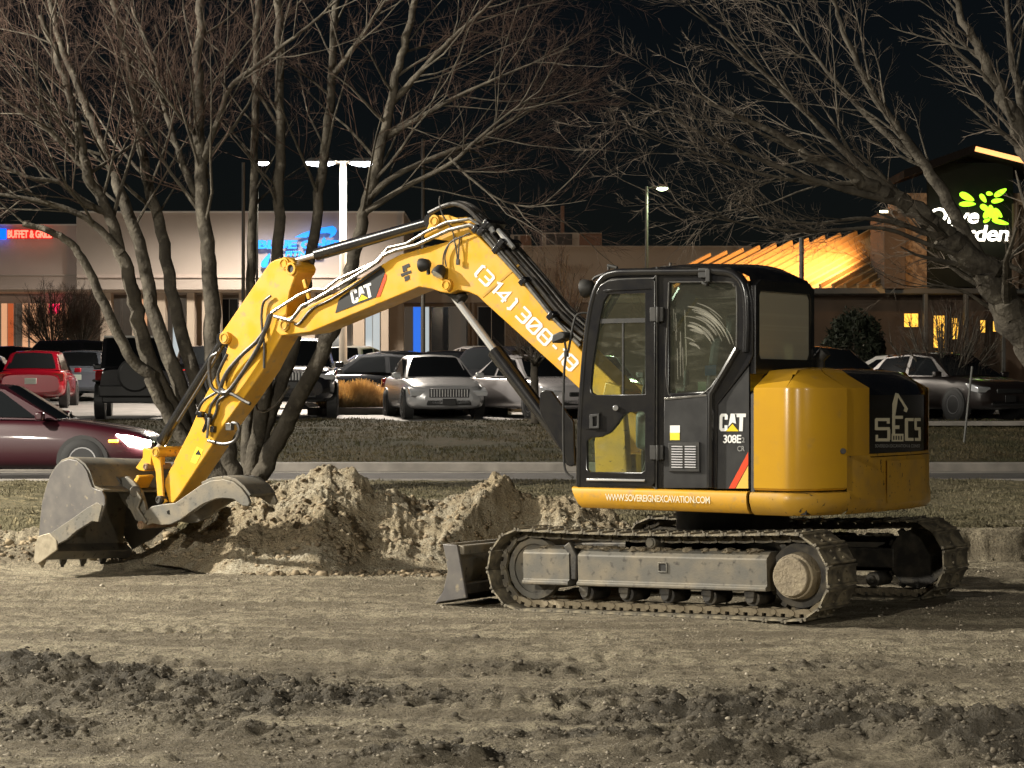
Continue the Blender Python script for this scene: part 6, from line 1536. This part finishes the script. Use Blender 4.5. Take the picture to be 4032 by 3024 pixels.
tree('shade_tree', 'large bare tree at the right edge with limbs sweeping up to the left', tuple(baseC), [
    (W([(4150, 1990), (4165, 1750), (4155, 1560), (4095, 1410), (3995, 1260), (3900, 1110), (3790, 985), (3680, 890), (3560, 800), (3400, 720), (3200, 620), (2990, 500), (2700, 360)], YT3, -1.5), 0.32, 0.012, 19),
    (W([(4165, 1990), (4190, 1600), (4190, 1300), (4140, 1000), (4080, 700), (4000, 480), (3900, 300), (3820, 150), (3730, -60)], YT3, .5), 0.238, 0.030, 14),
    (W([(3900, 1110), (3790, 900), (3700, 740), (3620, 620), (3500, 460), (3410, 320), (3320, 120), (3260, -60)], YT3 - .6, -.3), 0.094, 0.018, 14),
    (W([(3680, 890), (3520, 760), (3380, 650), (3200, 470), (3050, 330), (2880, 170), (2720, 20)], YT3 - .9, -.6), 0.065, 0.009, 14),
    (W([(3600, 620), (3440, 480), (3300, 330), (3180, 180), (3060, 20)], YT3 - .6, .4), 0.050, 0.009, 12),
    (W([(4140, 1000), (4070, 650), (4015, 380), (3975, 150), (3960, -60)], YT3 + .4, .6), 0.079, 0.024, 11),
    (W([(3560, 800), (3380, 760), (3180, 700), (2950, 610), (2750, 520), (2560, 410)], YT3 - 1.0, -.8), 0.050, 0.006, 14),
    (W([(3400, 720), (3200, 720), (2980, 680), (2790, 620), (2640, 560)], YT3 - 1.1, -.6), 0.032, 0.005, 11),
    (W([(3790, 985), (3600, 900), (3400, 860), (3200, 880), (3000, 850), (2840, 780)], YT3 - .8, -.8), 0.036, 0.005, 11),
    (W([(3820, 1020), (3650, 960), (3480, 900), (3300, 905), (3120, 910), (2930, 880), (2700, 830), (2560, 740)], YT3 - .8, -1.2), 0.032, 0.004, 11),
    (W([(3960, 1240), (3880, 1200), (3800, 1150), (3700, 1125), (3600, 1130)], YT3 - .4, -.4), 0.029, 0.006, 4),
    ], 37, 3, 'twig_pale', (0, 7, 5, 0), 3, (.7, 1.9), .02, (16, 42), .30, bias=(-.12, 0, .03), rmin=.007)
# small trees and shrubs
def small_tree(name, label, px, pyb, Y, pyt, rx, seed, n=26, twigmat='twig', kids=(0, 6, 4, 0), up=.1, trunk=.06, split=.35, cat='tree', group=None, z0=None):
    zb = LOTZ(Y) if z0 is None else z0; b = Vector((XG(px, Y), Y, zb)); zt = zy(pyt, Y); h = zt - zb; T = random.Random(seed); stems = []
    fork = b + Vector((0, 0, h * split))
    stems.append(([b, b + Vector((.02, 0, h * split * .5)), fork], trunk, trunk * .8, 0))
    for k in range(n):
        a = T.uniform(0, 6.28); rr_ = rx * math.sqrt(T.uniform(.05, 1)); top = b + Vector((math.cos(a) * rr_, math.sin(a) * rr_, h * (1 - .30 * (rr_ / rx) ** 2 - T.uniform(0, .18))))
        mid = fork.lerp(top, .5) + Vector((math.cos(a) * rr_ * .12, math.sin(a) * rr_ * .12, -h * .02)); stems.append(([fork + Vector((0, 0, -T.uniform(0, .25) * h * split)), mid, top], trunk * .35, .014, 9))
    return tree(name, label, tuple(b), stems, seed, 2, twigmat, kids, 3, (.35, .8), up, (20, 50), .35, cat=cat, group=group, rmin=.009)
small_tree('round_tree', 'small round bare tree in front of the red neon sign', 205, 1500, 80.0, 1105, 1.25, 51, 60, split=.42, kids=(0, 8, 5, 0), group='round bare trees by the buffet')
small_tree('round_tree', 'small round bare tree right of the neon sign, partly behind stems', 318, 1500, 80.5, 1115, 1.05, 52, 55, split=.42, kids=(0, 8, 5, 0), group='round bare trees by the buffet')
small_tree('upright_shrub', 'tall upright bare shrub behind the boom and cab front', 2185, 1500, 66.0, 955, 1.15, 53, 34, split=.32, up=.25, cat='shrub')
small_tree('sprawling_tree', 'low sprawling bare tree in front of the lit restaurant windows', 3720, 1470, 51.0, 1190, 1.35, 54, 34, split=.25, cat='tree')
small_tree('young_tree', 'young thin tree on the slope behind the boom cylinder', 2103, 1665, 47.0, 1250, .45, 55, 10, split=.62, trunk=.10, z0=1.03)
# evergreen
def evergreen(name, label, px, Y, pyt, rx, seed, zb=None):
    zb = LOTZ(Y) if zb is None else zb; h = zy(pyt, Y) - zb; x = XG(px, Y); root = empty(name, (x, Y, zb)); tag(root, label, 'shrub')
    obj('trunk', MB().tube([(0, 0, 0), (0, 0, h * .8)], [.09, .03], 8), 'bark', root)
    rg = np.random.default_rng(seed); n = 9000; th = rg.uniform(0, 6.28, n); ph = np.arccos(rg.uniform(-1, 1, n)); q = rg.uniform(.55, 1.0, n) ** .4 * (1 + .12 * np.sin(th * 5) * np.sin(ph * 6))
    c = np.stack([np.sin(ph) * np.cos(th) * rx * q, np.sin(ph) * np.sin(th) * rx * q, h * .52 + np.cos(ph) * h * .48 * q], 1)
    a = rg.normal(0, .06, (n, 3)); b = rg.normal(0, .06, (n, 3)); V = np.stack([c, c + a, c + b], 1).reshape(-1, 3)
    tag(link('crown', np_mesh('crown', V, np.arange(3 * n).reshape(-1, 3), 'evergreen', False), root), kind='stuff')
evergreen('evergreen_shrub', 'dark rounded evergreen against the restaurant wall', 3365, 56.0, 1225, .78, 5)
evergreen('evergreen_shrub', 'low dark evergreen behind the counterweight', 3590, 52.5, 1392, .8, 6)
# pale utility panels by the restaurant
uc = empty('utility_cabinet', (XG(3440, 57), 57, LOTZ(57))); tag(uc, 'pair of pale utility panels beside the dark evergreen', 'cabinet')
for a, b in ((3405, 3438), (3444, 3478)): on(uc, slab('panel', a, b, 1310, 1560, 57, .3, 'hvac', None, z0=LOTZ(57)))
sk = obj('marker_stake', MB().tube([(0, 0, 0), (.10, 0, .95), (.16, 0, 1.5)], .022, 8), 'lamp_dark'); sk.location = (XG(3795, 42), 42, .70); tag(sk, 'thin dark leaning stake on the right slope', 'stake')
pw = MB(); pw.box((9.0, 46.6, 1.05), (9, 1.6, .08)); tag(obj('pavement', pw, 'concrete', bevel=.01), kind='structure')
